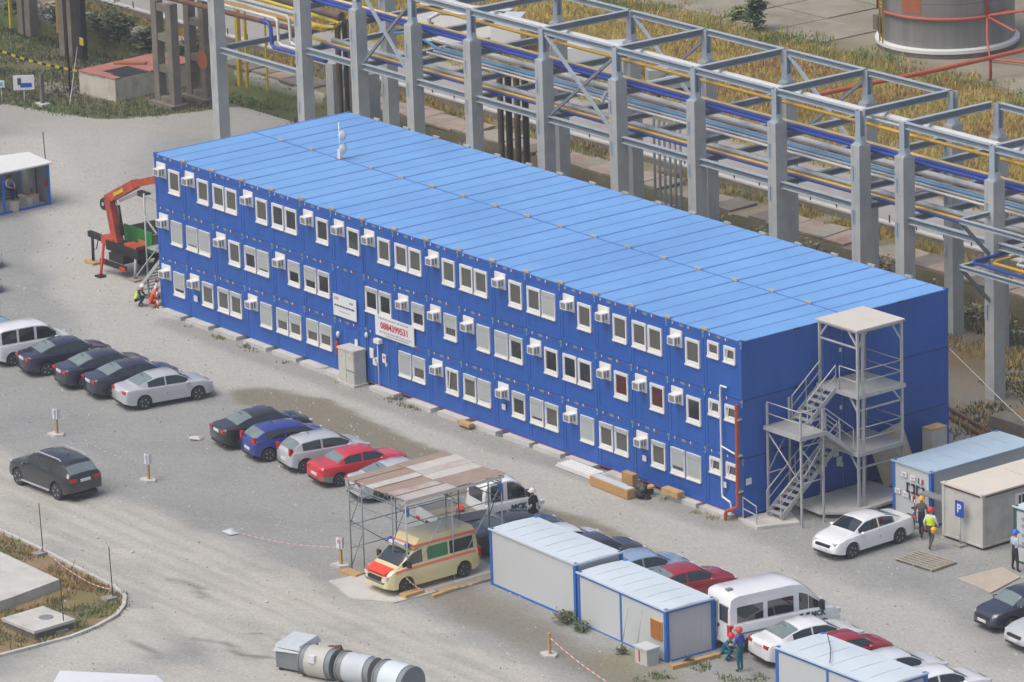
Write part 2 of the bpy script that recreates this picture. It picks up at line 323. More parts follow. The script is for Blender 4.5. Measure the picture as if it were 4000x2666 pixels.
at = nt.nodes.new('ShaderNodeAttribute'); at.attribute_name = 'earth'; geo = nt.nodes.new('ShaderNodeNewGeometry')
na = nt.nodes.new('ShaderNodeTexNoise'); na.inputs['Scale'].default_value = 6.5; na.inputs['Detail'].default_value = 6; na.inputs['Roughness'].default_value = .75
nb = nt.nodes.new('ShaderNodeTexVoronoi'); nb.inputs['Scale'].default_value = 9.0
mp = nt.nodes.new('ShaderNodeMapRange'); mp.inputs['From Min'].default_value = .3; mp.inputs['From Max'].default_value = .7; mp.inputs['To Min'].default_value = .78; mp.inputs['To Max'].default_value = 1.22
mb_ = nt.nodes.new('ShaderNodeMapRange'); mb_.inputs['To Min'].default_value = 1.06; mb_.inputs['To Max'].default_value = .92
mu = nt.nodes.new('ShaderNodeMath'); mu.operation = 'MULTIPLY'; mv = nt.nodes.new('ShaderNodeVectorMath'); mv.operation = 'SCALE'
for a_, b_ in ((geo.outputs['Position'], na.inputs['Vector']), (geo.outputs['Position'], nb.inputs['Vector']), (na.outputs['Fac'], mp.inputs[0]), (nb.outputs['Distance'], mb_.inputs[0]),
               (mp.outputs[0], mu.inputs[0]), (mb_.outputs[0], mu.inputs[1]), (at.outputs['Color'], mv.inputs[0]), (mu.outputs[0], mv.inputs['Scale']), (mv.outputs[0], b.inputs['Base Color'])): nt.links.new(a_, b_)
bu = nt.nodes.new('ShaderNodeBump'); bu.inputs['Strength'].default_value = .35; bu.inputs['Distance'].default_value = .04; nt.links.new(na.outputs['Fac'], bu.inputs['Height']); nt.links.new(bu.outputs[0], b.inputs['Normal'])
me.materials.append(gm); tag(inst('ground', me), kind='structure')

road = MB(); road.box(-400, 35.62, -.02, 400, 41.2, .03, 'road'); tag(road.build('road'), kind='structure')
kb = MB()
for p, q in zip(island[:-1], island[1:]):
    if p[0] > 18.5 or q[0] > 18.5:
        if q != (18, -36) : kb.bar((p[0], p[1], .03), (q[0], q[1], .03), .16, .16, 'pale_concrete')
tag(kb.build('kerb'), kind='structure')
# paving slabs of the bund: raised slabs with joints, the nearest ones as pieces
random.seed(3); pave = MB()
bund = inst('paved_bund', None); tag(bund, kind='structure')
for i in range(12):
    for j in range(3):
        x = -52+i*4.6; y = 60.2+j*4.4
        if (x-(-14.8))**2+(y+2-65.5)**2 < 40 or (x+4.6+14.8)**2+(y+2-65.5)**2 < 32: continue
        s_ = MB(); s_.box(0, 0, 0, 4.46, 4.26, .05+random.uniform(0, .04), 'slab_dry')
        s_.build('paving_slab', bund, (x, y, .0))

# air: thin even haze over the whole site
m = MB(); m.box(-2700, -2700, -2.6, 2700, 2700, 70.0, 'stone'); hz_ = m.build('haze'); hz_.data.materials.clear()
hm = bpy.data.materials.new('haze'); hm.use_nodes = True; ht = hm.node_tree; ht.nodes.remove(ht.nodes['Principled BSDF'])
pv = ht.nodes.new('ShaderNodeVolumePrincipled'); pv.inputs['Color'].default_value = (.9, .93, .96, 1); pv.inputs['Density'].default_value = .0004; pv.inputs['Anisotropy'].default_value = .2
ht.links.new(pv.outputs[0], ht.nodes['Material Output'].inputs['Volume']); hz_.data.materials.append(hm); tag(hz_, kind='stuff')
# loose stones scattered over the yard
rgs = np.random.default_rng(5); ns = 5200
P = np.stack([rgs.uniform(-35, 75, ns), rgs.uniform(-32, 14, ns)], 1); P = P[(P[:, 1] < -.4) | (P[:, 0] < -.5) | (P[:, 0] > 44.6)]
sz = rgs.uniform(.025, .07, len(P))**1.0; T4 = np.array([[1, 0, 0], [-.5, .87, 0], [-.5, -.87, 0], [0, 0, 1.1]])
V = P[:, None, :].repeat(4, 1); an = rgs.uniform(0, 6.28, len(P)); ca_, sa_ = np.cos(an), np.sin(an)
vx = V[..., 0]+(T4[:, 0]*ca_[:, None]-T4[:, 1]*sa_[:, None])*sz[:, None]; vy = V[..., 1]+(T4[:, 0]*sa_[:, None]+T4[:, 1]*ca_[:, None])*sz[:, None]; vz = T4[:, 2][None]*sz[:, None]
me = bpy.data.meshes.new('loose_gravel'); vs_ = np.stack([vx, vy, vz], -1).reshape(-1, 3); k4 = np.arange(len(P))[:, None]*4; fc = np.concatenate([k4+[[0, 1, 3]], k4+[[1, 2, 3]], k4+[[2, 0, 3]]], 1).reshape(-1, 3)
me.from_pydata(vs_.tolist(), [], fc.tolist())
for n_ in ('pale_concrete', 'pale_concrete', 'stone', 'pale_concrete'): me.materials.append(MATS[n_])
me.polygons.foreach_set('material_index', np.repeat(rgs.integers(0, 4, len(P)), 3).astype(np.int32)); tag(inst('loose_gravel', me), 'loose grey stones scattered over the gravel yard', 'gravel', None, 'stuff')
# ------------------------------------------------------------------ the blue three storey container building
M, H, W, Z0 = 2.465, 2.573, 11.73, .2
XI = lambda i: i*M - (.074 if i >= 7 else 0)
bld = thing('container_building', 'long three storey office block of stacked blue containers', 'building', (0, 0, Z0))
D = W/2
m = MB()                                             # one container: rails, posts and recessed ribbed walls; local front at y=0
m.box(.05, .02, .06, M-.035, D-.05, H-.08, 'blue_wall')
for x in (.012, M-.172): 
    for y in (0, D-.16): m.box(x, y, .01, x+.16, y+.16, H-.01, 'blue_wall')
for z0, z1 in ((.01, .17), (H-.24, H-.01)):
    m.box(.172, .004, z0, M-.172, .07, z1, 'blue_wall'); m.box(.172, D-.07, z0, M-.172, D-.004, z1, 'blue_wall')
    m.box(.014, .16, z0, .07, D-.16, z1, 'blue_wall'); m.box(M-.068, .16, z0, M-.012, D-.16, z1, 'blue_wall')
for k in range(3): m.box(.62+k*.6, .016, .171, .632+k*.6, .02, H-.241, 'blue_wall')
for k in range(8): m.box(M-.035, .7+k*.62, .171, M-.0325, .712+k*.62, H-.241, 'blue_wall')
module = m.mesh('container')
m = MB(); m.box(.03, .02, 0, M-.03, D-.02, .018, 'blue_roof_skylit'); m.box(M/2-.03, .05, .018, M/2+.03, D-.05, .026, 'blue_roof_skylit')
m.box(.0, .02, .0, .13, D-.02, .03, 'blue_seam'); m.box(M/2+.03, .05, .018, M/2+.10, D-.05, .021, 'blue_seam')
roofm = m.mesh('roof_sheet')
m = MB()                                             # little plates and drips on the top rail
m.box(.38, -.012, -.14, .43, .003, -.04, 'white_pvc'); m.box(.43, -.012, -.15, .52, .003, -.04, 'rust'); m.box(.86, -.012, -.15, 1.14, .003, -.04, 'grille_grey')
m.box(1.43, -.012, -.14, 1.48, .003, -.03, 'white_pvc'); m.box(1.55, -.012, -.16, 1.68, .003, -.06, 'faded_red'); m.box(M-.09, -.02, -.12, M+.06, .003, .0, 'grille_grey'); m.box(M-.02, -.03, -.3, M+.03, .003, -.16, 'sky_pipe')
plates = m.mesh('rail_plates')
m = MB()
for k in range(4): m.box(-.2+k*.11, -.06, 0, -.13+k*.11, .06, .1, 'cream_panel')
m.box(-.24, -.07, -.02, .24, .07, .015, 'grille_grey')
clamp = m.mesh('clamp')
for i in range(18):
    for f in range(3):
        for k in range(2): inst('container', module, bld, (XI(i), k*D, f*H))
        tag(inst('rail_plates', plates, bld, (XI(i), 0, (f+1)*H)), kind='stuff')
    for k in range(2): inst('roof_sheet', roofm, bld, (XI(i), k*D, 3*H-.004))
    if i: 
        for y in ((.06, D, W-.06) if i != 3 else (.06, W-.06)): inst('clamp', clamp, bld, (XI(i), y, 3*H+.03))
m = MB(); m.box(0, D-.03, 3*H+.012, XI(18), D+.03, 3*H+.04, 'blue_seam'); m.build('roof_seam', bld)
m = MB()                                             # box-like corner castings at the four roof corners
for x in (0, XI(18)-.16):
    for y in (0, W-.16): m.box(x-.01, y-.01, 3*H-.16, x+.17, y+.17, 3*H+.05, 'blue_wall')
m.build('corner_casting', bld)
m = MB()
for z in (H, 2*H): m.box(XI(18)-.01, .1, z-.03, XI(18)+.005, W-.1, z+.01, 'wall_joint')
for z in (H, 2*H, 3*H):
    for y in (2.9, 8.8): m.box(XI(18)+.0, y, z-.06, XI(18)+.03, y+.35, z+.02, 'black_steel')
m.build('side_joint', bld)
# windows
def window_mesh(w, h):
    m = MB(); t = .055
    m.box(0, -.05, 0, w, .04, .17, 'white_pvc'); m.box(-.02, -.085, -.02, w+.02, -.05, .05, 'white_pvc'); m.box(0, -.05, .17, t, .04, h, 'white_pvc'); m.box(w-t, -.05, .17, w, .04, h, 'white_pvc'); m.box(t, -.05, h-.1, w-t, .04, h, 'white_pvc')
    m.box(t, -.03, .17, t+.045, .03, h-.1, 'white_pvc'); m.box(w-t-.045, -.03, .17, w-t, .03, h-.1, 'white_pvc'); m.box(t+.045, -.03, .17, w-t-.045, .03, .22, 'white_pvc'); m.box(t+.045, -.03, h-.145, w-t-.045, .03, h-.1, 'white_pvc')
    return m.mesh('window')
WW, WH = .94, 1.2
winm = window_mesh(WW, WH); smallm = window_mesh(.74, .72)
def pane_mesh(w, h, mt): m = MB(); m.box(.12, .0, .22, w-.12, .02, h-.14, mt); return m.mesh('pane')
panes = {k: pane_mesh(WW, WH, k) for k in ('pane', 'pane_dark', 'pane_red')}; spane = pane_mesh(.74, .72, 'pane')
sh_cache = {}
def shutter_mesh(s):
    if s not in sh_cache:
        m = MB(); zb = .17+(WH-.17)*(1-s); n = max(1, int((WH-.06-zb)/.19))
        for k in range(n):
            a = zb+(WH-.06-zb)*k/n; m.box(.05, -.06-.003*(k % 2), a+.003, WW-.05, -.045, zb+(WH-.06-zb)*(k+1)/n-.003, 'shutter')
        m.box(.04, -.075, WH-.2, WW-.04, -.045, WH-.01, 'shutter'); sh_cache[s] = m.mesh('shutter')
    return sh_cache[s]
m = MB(); m.bar((.24, -.05, .2), (.34, -.04, WH-.14), .05, .04, 'white_pvc', (0, 1, 0)); sashm = m.mesh('sash')
m = MB(); m.bar((.2, -.05, .18), (.27, -.05, .6), .045, .035, 'white_pvc', (0, 1, 0)); ssash = m.mesh('sash')
def add_window(i, f, x, s=0, pane='pane', sash=False):
    w = inst('window', winm, bld, (XI(i)+x, (.0), f*H+.83)); inst('pane', panes[pane], w, (0, 0, 0))
    if s: inst('shutter', shutter_mesh(s), w, (0, 0, 0))
    if sash: inst('sash', sashm, w, (0, 0, 0))
# air conditioners: white filler panel with the projecting cabinet at its lower left
m = MB(); m.box(.27, -.03, .0, 1.05, .04, .74, 'ac_white'); m.box(.54, -.42, .16, 1.0, -.03, .52, 'ac_white')
acm = m.mesh('air_conditioner')
m = MB(); m.box(.6, -.43, .21, .93, -.42, .47, 'grille_grey')
for y in (-.36, -.2): m.box(1.0, y, .21, 1.008, y+.09, .47, 'grille_grey')
acg = m.mesh('grille')
def add_ac(i, f, pane=None): a = inst('air_conditioner', acm, bld, (XI(i)-.02, 0, f*H+1.48)); inst('grille', acg, a, (0, 0, 0))
XA, XP1, XP2 = 1.27, .13, 1.2
g_, d_, r_ = 'pane', 'pane_dark', 'pane_red'
rows = {2: [('a', 0), ('a', 0), ('p', 0, 0), ('a', 0), ('p', 0, 0, d_, d_), ('a', 0, d_), ('a', 0, d_), ('a', 0), ('p', 0, 0), ('a', 0), ('p', 0, 0), ('a', 0), ('p', 0, 1), ('a', 0), ('a', 0), ('p', 0, 0), ('a', 0), ('s',)],
        1: [('a', 1), ('p', .86, .92), ('a', 0), ('p', .35, .85, d_), ('a', .48, d_), ('p', .62, .22, d_, d_), None, ('p', .22, .18, d_, d_), ('a', .45, d_), ('a', .62), ('a', .97), ('p', 1, .12, g_, d_), ('a', 0, d_), ('p', 0, 0, d_, d_), ('a', 0, r_), ('a', 0, r_), ('a', 0, d_), ('s',)],
        0: [('a', .8, d_), ('a', .15), ('p', .1, .08), ('a', 1), ('p', .55, .48), ('p', .55, .5), None, None, ('p', 1, .52), ('a', 0, g_, True), ('p', .12, .92), ('a', .3, d_), ('p', .82, .22), ('a', 1), ('p', .15, .15), ('a', .12), ('p', .78, 1), ('s',)]}
for f, row in rows.items():
    for i, c in enumerate(row):
        if c is None: continue
        if c[0] == 'a': add_ac(i, f); add_window(i, f, XA, c[1], c[2] if len(c) > 2 else 'pane', len(c) > 3)
        elif c[0] == 'p':
            add_window(i, f, XP1, c[1], c[3] if len(c) > 3 else 'pane'); add_window(i, f, XP2, c[2], c[4] if len(c) > 4 else 'pane')
        else:
            for k, x in enumerate((.28, 1.36)):
                w = inst('window', smallm, bld, (XI(i)+x, 0, f*H+1.5)); inst('pane', spane, w, (0, 0, 0))
                if k or f < 2: inst('sash', ssash, w, (0, 0, 0))
# doors: entrance in the long front and one door per storey on the end wall
m = MB(); m.box(0, -.02, 0, 1.0, .04, 2.1, 'blue_wall'); m.box(-.05, -.012, 0, -.005, .04, 2.15, 'blue_seam'); m.box(1.005, -.012, 0, 1.05, .04, 2.15, 'blue_seam'); dm_ = m.mesh('door')
m = MB(); m.box(.86, -.07, .95, .96, -.02, 1.12, 'white_pvc'); hm_ = m.mesh('handle')
def door(x, y, z, rz): d = inst('door', dm_, bld, (x, y, z), rz); inst('handle', hm_, d, (0, 0, 0))
door(XI(7)+.7, 0, .1, 0); door(XI(6)+.75, 0, .1, 0)
for f in range(3): door(XI(18)+.008, 4.55, f*H+.1, R(90))
m = MB(); m.box(17, -.05, -.02, 44.3, -.01, .012, 'faded_red'); m.build('drip_rail', bld)

# concrete sleepers the block rests on
m = MB(); m.box(-.95, -.45, 0, .95, .5, .2, 'pale_concrete'); sl_ = m.mesh('foundation_block')
ORD = 'first second third fourth fifth sixth seventh eighth ninth tenth eleventh twelfth thirteenth fourteenth fifteenth sixteenth seventeenth eighteenth'.split()
fb = [1.4, 3.7, 6.1, 8.6, 11.0, 13.4, 15.0, 18.9, 21.8, 24.2, 26.6, 29.0, 31.2, 33.5, 36.4, 40.6, 42.8]
for k, x in enumerate(sorted(fb)):
    o = inst('foundation_block', sl_, None, (x, random.uniform(-.1, .05), 0), random.uniform(-.03, .03)); tag(o, 'pale foundation block under the blue front, '+ORD[k]+' from the far left corner', 'concrete block', 'foundation blocks along the blue front')
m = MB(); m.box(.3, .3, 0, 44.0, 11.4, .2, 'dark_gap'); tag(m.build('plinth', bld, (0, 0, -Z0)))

# signs and fittings on the long front
def board(name, label, cat, x0, x1, z0, z1, mt='sign_white', y=-.04):
    t = thing(name, label, cat, (x0, y-.02, z0)); m = MB(); m.box(0, -.03, 0, x1-x0, .01, z1-z0, mt); m.build('board', t); return t
RX = (R(90), 0, 0)
b = board('phone_sign', 'long white banner with a red telephone number above the entrance', 'sign', 18.1, 21.1, 2.66, 3.66)
put_text('0884399531', .44, 'sign_red', b, (1.5, -.036, .52), RX, 'telephone_number', .012, 2.1)
m = MB()
for z, x0, x1 in ((.86, .25, 2.6), (.22, .3, 2.8), (.1, .8, 2.6)):
    x = x0
    while x < x1: w_ = random.uniform(.05, .22); m.box(x, -.036, z-.025, min(x1, x+w_), -.031, z+.035, 'ink_pale'); x += w_+.05
m.build('small_print', b)
b = board('company_sign', 'white company board fixed left of the entrance on the middle storey', 'sign', 14.8, 16.62, 2.92, 3.95)
m = MB(); m.box(.12, -.036, .78, .45, -.031, .92, 'ink_pink'); m.box(1.3, -.036, .74, 1.6, -.031, .84, 'ink_pale'); x = .1
while x < 1.7: w_ = random.uniform(.08, .26); m.box(x, -.036, .47, min(1.72, x+w_), -.031, .55, 'ink'); x += w_+.04
x = .45
while x < 1.3: w_ = random.uniform(.05, .16); m.box(x, -.036, .24, x+w_, -.031, .28, 'ink_pale'); x += w_+.04
m.build('small_print', b)
for nm, lb, x0, x1, z0, z1 in (('notice', 'white notice taped highest on the blue entrance door', 17.56, 17.86, 1.42, 1.9), ('notice', 'white notice taped lowest on the blue entrance door', 17.78, 18.08, 1.12, 1.46), ('notice', 'small square notice between the two sheets on the entrance door', 18.0, 18.2, 1.3, 1.52),
                               ('notice', 'upright white notice with red mark right of the entrance door', 18.55, 18.82, 1.4, 1.82), ('notice', 'small white notice below the second air conditioner of the ground floor', 3.05, 3.35, 1.1, 1.4), ('notice', 'small white notice below the eleventh-bay air conditioner near the grey cabinet side', 27.6, 27.85, 1.2, 1.45),
                               ('notice', 'small white notice left of the corner drain near the floor', 42.95, 43.25, 1.25, 1.5), ('notice', 'small white notice under the rightmost ground floor air conditioner', 37.6, 37.85, 1.15, 1.4), ('notice', 'small white sheet on the wall just above the grey cabinet', 16.4, 16.62, 1.75, 2.05)):
    b = board(nm, lb, 'notice', x0, x1, z0, z1)
    if 'red mark' in lb: m = MB(); m.box(.08, -.036, .2, .2, -.031, .32, 'sign_red'); m.build('mark', b)
t = thing('wall_lamp', 'white box lamp on a thin white pole beside the entrance door', 'lamp', (18.3, -.1, 0)); m = MB(); m.box(-.15, -.18, 2.3, .28, .05, 2.5, 'white_pvc'); m.build('lamp_box', t); m = MB(); m.tube([(0, -.05, .1), (0, -.05, 2.3)], .025, 'white_pvc', 6); m.build('pole', t)
t = thing('emergency_light', 'small white oval lamp above the entrance wall left of the door', 'lamp', (17.35, -.05, 0)); m = MB(); m.blob((0, -.03, 2.45), .09, 'white_pvc', 8, 1.6, 0); m.build('lamp_body', t)
t = thing('emergency_light', 'small white oval lamp above the red fire extinguisher', 'lamp', (15.08, -.05, 0)); m = MB(); m.blob((0, -.03, 2.0), .1, 'white_pvc', 8, 1.7, 0); m.build('lamp_body', t)
t = thing('fire_extinguisher', 'red fire extinguisher hung on the blue wall beside the grey cabinet', 'fire extinguisher', (15.1, -.18, 0))
m = MB(); m.lathe([(.02, 1.1), (.09, 1.12), (.1, 1.2), (.1, 1.6), (.06, 1.68), (.03, 1.72)], 'red_paint', 12); m.build('cylinder', t); m = MB(); m.box(-.07, -.03, 1.72, .05, .03, 1.8, 'black_steel'); m.tube([(.03, 0, 1.74), (.13, 0, 1.6), (.11, 0, 1.35)], .015, 'black_steel', 5); m.build('valve', t)
t = thing('hose', 'thin red hose hanging down from the extinguisher to the ground', 'hose', (15.3, -.1, 0)); m = MB(); m.tube([(0, -.03, 1.3), (.04, -.05, .8), (-.02, -.05, .2), (.1, -.2, .02)], .025, 'red_paint', 6); m.build('hose_line', t)
t = thing('electrical_cabinet', 'grey two door electrical cabinet standing against the blue front', 'cabinet', (15.95, -.75, 0))
m = MB(); m.box(0, .02, .12, 1.25, .68, 1.66, 'cream_panel'); m.box(-.04, -.04, 1.66, 1.29, .72, 1.76, 'cream_panel'); m.build('case', t)
m = MB(); m.box(.02, -.005, .14, .6, .02, 1.63, 'cream_panel'); m.build('door', t)
m = MB(); m.box(.64, -.005, .78, 1.23, .02, 1.63, 'cream_panel'); m.build('door', t)
m = MB(); m.box(.64, -.008, .14, 1.23, .02, .74, 'cream_panel'); m.box(.64, -.03, .72, 1.25, .0, .78, 'grille_grey'); m.build('drawer', t)
m = MB(); m.box(.22, -.012, 1.3, .32, -.005, 1.42, 'bright_yellow'); m.box(.86, -.012, 1.3, .96, -.005, 1.42, 'bright_yellow'); m.build('warning_mark', t)
m = MB(); m.box(-.1, -.1, 0, 1.35, .72, .12, 'pale_concrete'); m.build('base', t)
t = thing('drain_pipe', 'orange brown drain pipe running down the near corner of the blue block', 'pipe', (44.15, -.2, 0)); m = MB(); m.tube([(.0, .02, 5.2), (0, 0, .75), (-.05, -.02, .6), (-.45, -.25, .42), (-.5, -.28, .3), (-.5, -.28, .02)], .085, 'orange_down', 10); m.build('downpipe', t)
m = MB(); 
for z in (1.3, 2.9, 4.5): m.box(-.12, -.02, z, .14, .2, z+.06, 'galv')
m.build('bracket', t)
t = thing('waste_pipe', 'thin white waste pipe with side branches on the near end of the front', 'pipe', (43.05, -.12, 0)); m = MB(); m.tube([(.35, .05, 5.75), (.02, -.02, 5.78), (0, -.03, 5.6), (0, -.03, 1.0), (.05, -.05, .85), (.55, -.05, .72), (.6, -.05, .6), (.6, -.05, .1)], .045, 'white_pvc', 8); m.tube([(0, -.03, 3.1), (.9, -.03, 2.95)], .04, 'white_pvc', 8); m.build('pipe_run', t)
t = thing('roof_mast', 'thin white antenna mast with two small dishes on the blue roof', 'antenna', (7.4, 5.87, 7.92))
m = MB(); m.tube([(0, 0, 0), (0, 0, 1.85)], .03, 'white_pvc', 8); m.box(-.2, -.15, 0, .2, .15, .06, 'grille_grey'); m.box(-.1, -.08, .06, .1, .08, .5, 'ac_white'); m.build('mast', t)
for z in (.55, 1.2): m = MB(); m.lathe([(.02, .14), (.16, .09), (.27, -.0), (.27, -.04), (.02, -.05)], 'ac_white', 16, (.0, .24, z), 'y'); m.tube([(0, 0, z), (0, .2, z)], .03, 'grille_grey', 6); m.build('dish', t, (0, 0, 0), R(-75))

# ------------------------------------------------------------------ galvanised stair tower at the near end
def stair_flight(t, x0, x1, ya, za, yb, zb, rails=(0, 1), steps=9, side=1):
    for x in (x0, x1): MB().bar((x, ya, za), (x, yb, zb), .05, .2, 'galv').build('stringer', t)
    for k in range(steps):
        f = (k+.6)/steps; y = ya+(yb-ya)*f; z = za+(zb-za)*f
        s_ = MB(); s_.box(x0+.03, -.13, -.02, x1-.03, .13, .02, 'galv_deck'); s_.build('stair_tread', t, (0, y, z))
    for r_ in rails:
        x = (x0, x1)[r_]; m = MB(); m.tube([(x, ya-.0, za+.15), (x, ya, za+1.05), (x, yb, zb+1.05), (x, yb, zb+.15)], .028, 'galv', 6); m.tube([(x, ya, za+.6), (x, yb, zb+.6)], .022, 'galv', 6)
        ym, zm = (ya+yb)/2, (za+zb)/2; m.tube([(x, ym, zm), (x, ym, zm+1.05)], .022, 'galv', 6); m.build('handrail', t)
def guard(t, pts, z):
    m = MB(); 
    for h in (.55, 1.05): m.tube([(x, y, z+h) for x, y in pts], .025, 'galv', 6)
    for x, y in pts: m.tube([(x, y, z), (x, y, z+1.05)], .025, 'galv', 6)
    m.build('guard_rail', t)
st = thing('stair_tower', 'grey galvanised escape stair tower with canopy at the near end of the blue block', 'staircase', (0, 0, 0))
XA_, XB_, YA_, YB_ = 44.5, 46.92, 4.18, 6.66
for x, y, h in ((XA_, YA_, 8.1), (XB_, YA_, 8.05), (XB_, YB_, 8.05), (XA_, YB_, 8.1), (XB_-.0, YA_+.28, 8.0)):
    m = MB(); m.box(x-.05, y-.05, .35, x+.05, y+.05, h, 'galv'); m.box(x-.12, y-.12, .33, x+.12, y+.12, .36, 'galv'); m.build('post', st)
for x, y in ((XA_, 1.2), (46.66, 1.2), (46.66, 2.42), (XA_, 2.42)):
    m = MB(); m.box(x-.04, y-.04, 0, x+.04, y+.04, 5.05, 'galv'); m.build('post', st)
m = MB(); m.box(44.36, 4.08, 8.1, 47.02, 6.78, 8.17, 'canvas_beige'); m.build('canopy_roof', st)
m = MB()
for p, q in (((XA_, YA_, 8.03), (XB_, YA_, 8.03)), ((XB_, YA_, 8.03), (XB_, YB_, 8.03)), ((XA_, YA_, 7.35), (XB_, YA_, 7.35)), ((XB_, YA_, 7.4), (XB_-.55, YA_, 8.0)), ((XA_, YA_, 7.4), (XA_+.5, YA_, 8.0)), ((XB_, YB_, 7.2), (XB_, YB_-.5, 8.0)), ((XB_, YA_, 7.3), (XB_, YA_+.5, 8.0)),
             ((XB_, YA_, 4.6), (XB_, YB_, 4.6)), ((XB_, YA_, 2.05), (XB_, YB_, 2.05)), ((XB_-.6, YA_, 5.25), (XB_, YA_, 4.5)), ((XB_-.6, YA_, 2.7), (XB_, YA_, 1.95)), ((XB_, YB_-.6, 5.25), (XB_, YB_, 4.5)), ((XB_, YB_-.6, 2.7), (XB_, YB_, 1.95))): m.bar(p, q, .06, .07, 'galv')
m.build('brace', st)
for z in (5.3, 2.75):
    m = MB(); m.box(44.4, 4.1, z-.1, 47.0, 6.74, z, 'galv_deck'); m.box(44.38, 4.06, z-.16, 47.04, 4.1, z+.02, 'galv'); m.box(47.0, 4.1, z-.16, 47.04, 6.78, z+.02, 'galv'); m.build('platform', st)
    guard(st, [(XB_, YA_+.02), (XB_, YB_)], z); guard(st, [(XB_, YB_), (XA_+.1, YB_)], z)
guard(st, [(45.75, YA_), (XB_, YA_)], 5.3)
m = MB(); m.box(44.42, 1.1, 3.95, 46.74, 2.5, 4.05, 'galv_deck'); m.box(44.4, 1.06, 3.88, 46.78, 1.1, 4.07, 'galv'); m.box(46.74, 1.1, 3.88, 46.78, 2.5, 4.07, 'galv'); m.build('platform', st)
guard(st, [(XA_, 1.2), (46.66, 1.2)], 4.05); guard(st, [(46.66, 1.2), (46.66, 2.42)], 4.05)
m = MB()
for p, q in (((XA_, 1.2, 3.8), (46.66, 1.2, 1.9)), ((XA_, 1.2, 2.0), (XA_, 2.42, 3.7)), ((XA_, 2.42, 2.0), (XA_, 1.2, 3.7)), ((46.66, 1.2, 2.0), (46.66, 2.42, 3.5)), ((46.66, 2.42, 2.0), (46.66, 1.2, 3.5)), ((XA_, 1.2, 1.95), (XA_, 2.42, 1.95)), ((46.66, 1.2, 1.95), (46.66, 2.42, 1.95)), ((46.66, 1.2, 3.6), (46.66, 2.42, 3.6))): m.tube([p, q], .03, 'galv', 6)
m.build('brace', st)
stair_flight(st, 44.6, 45.6, 2.5, 4.05, 4.1, 5.3, steps=6)
stair_flight(st, 45.85, 46.7, 2.5, 4.0, 4.1, 2.75, steps=6)
stair_flight(st, 44.75, 45.65, .9, .25, 4.1, 2.75, steps=12)
m = MB(); m.prism([(44.0, -.1), (45.55, -.35), (46.3, 1.4), (44.6, 2.2)], 0, .14, 'pale_concrete'); tag(m.build('stair_footing'), 'pale concrete slab at the foot of the escape stair', 'concrete slab')
t = thing('barrier_rail', 'low grey tube barrier between the wall corner and stair foot', 'railing', (44.3, -.05, .14)); m = MB(); m.tube([(0, 0, 0), (0, 0, .95), (1.0, -.1, .8), (1.0, -.1, 0)], .03, 'galv', 6); m.tube([(0, 0, .45), (1.0, -.1, .4)], .025, 'galv', 6); m.build('tube_frame', t)
m = MB(); m.prism([(44.55, 2.6), (46.3, 2.5), (47.3, 3.7), (47.2, 6.2), (45.9, 6.9), (44.5, 6.9)], .22, .34, 'pale_concrete'); m.prism([(44.75, 3.0), (46.2, 2.9), (47.1, 3.8), (46.9, 6.0), (44.7, 6.5)], 0, .22, 'old_concrete'); tag(m.build('concrete_landing'), 'grey concrete landing slab under the escape stair tower', 'concrete slab')
for k, (x0, y0, x1, y1, zt, lb) in enumerate(((44.75, 6.95, 45.2, 8.7, 2.35, 'wide plywood sheet leaning on the blue end wall'), )):
    m = MB(); vs = [(45.35, 7.0, .2), (45.35, 9.0, .2), (44.5, 8.75, 2.6), (44.5, 6.75, 2.25)]; vs += [(x+.04, y, z+.01) for x, y, z in vs]; m.add(vs, [(0, 1, 2, 3), (7, 6, 5, 4), (0, 4, 5, 1), (1, 5, 6, 2), (2, 6, 7, 3), (3, 7, 4, 0)], 'plywood'); tag(m.build('plywood_sheet'), lb, 'panel')
m = MB(); m.box(44.75, 9.75, .1, 45.35, 10.65, 2.15, 'cream_panel'); m.box(44.73, 9.73, 2.15, 45.37, 10.67, 2.2, 'wood'); tag(m.build('upright_panel'), 'pale upright panel crate at the far end of the blue end wall', 'panel')
for lb, y, z in (('white notice sheet high on the end wall door under the stairs', 5.0, 1.75), ('white notice sheet low on the end wall door under the stairs', 5.18, 1.3), ('white notice sheet left of the end wall door under the stairs', 4.3, 1.45), ('small square white notice on the end wall by the near corner', .1, 1.6)):
    t = thing('notice', lb, 'notice', (44.34, y, z)); m = MB(); m.box(0, 0, 0, .02, .3, .42 if 'square' not in lb else .28, 'sign_white'); m.build('board', t)
# spare material piled along the front
t = thing('sheet_stack', 'stack of long white corrugated sheets lying by the blue front', 'sheets', (32.9, -1.25, 0), R(-1))
for k in range(3):
    m = MB()
    for j in range(5): m.box(0+k*.12, j*.16, .03+.07*k, 2.75-.1*k, j*.16+.1, .09+.07*k, 'white_pvc'); m.box(.02, j*.16+.1, .03+.07*k, 2.7-.1*k, j*.16+.16, .05+.07*k, 'white_pvc')
    m.build('sheet', t)
t = thing('wrapped_package', 'long brown cardboard package with plastic on top beside the blue front', 'package', (36.0, -1.75, 0), R(-2)); m = MB(); m.box(0, 0, .03, 2.7, .45, .42, 'cardboard'); m.build('carton', t); m = MB(); m.box(.1, .05, .42, 2.65, .44, .46, 'duct_tarp'); m.build('plastic_wrap', t)
m = MB(); m.box(0, 0, 0, .75, .3, .5, 'cardboard'); tag(m.build('carton', None, (36.9, -.7, .12)), 'small carton behind the long brown package', 'box')
t = thing('debris_pile', 'dark heap of scrap bags beside the brown package', 'rubbish', (38.7, -1.0, 0)); m = MB()
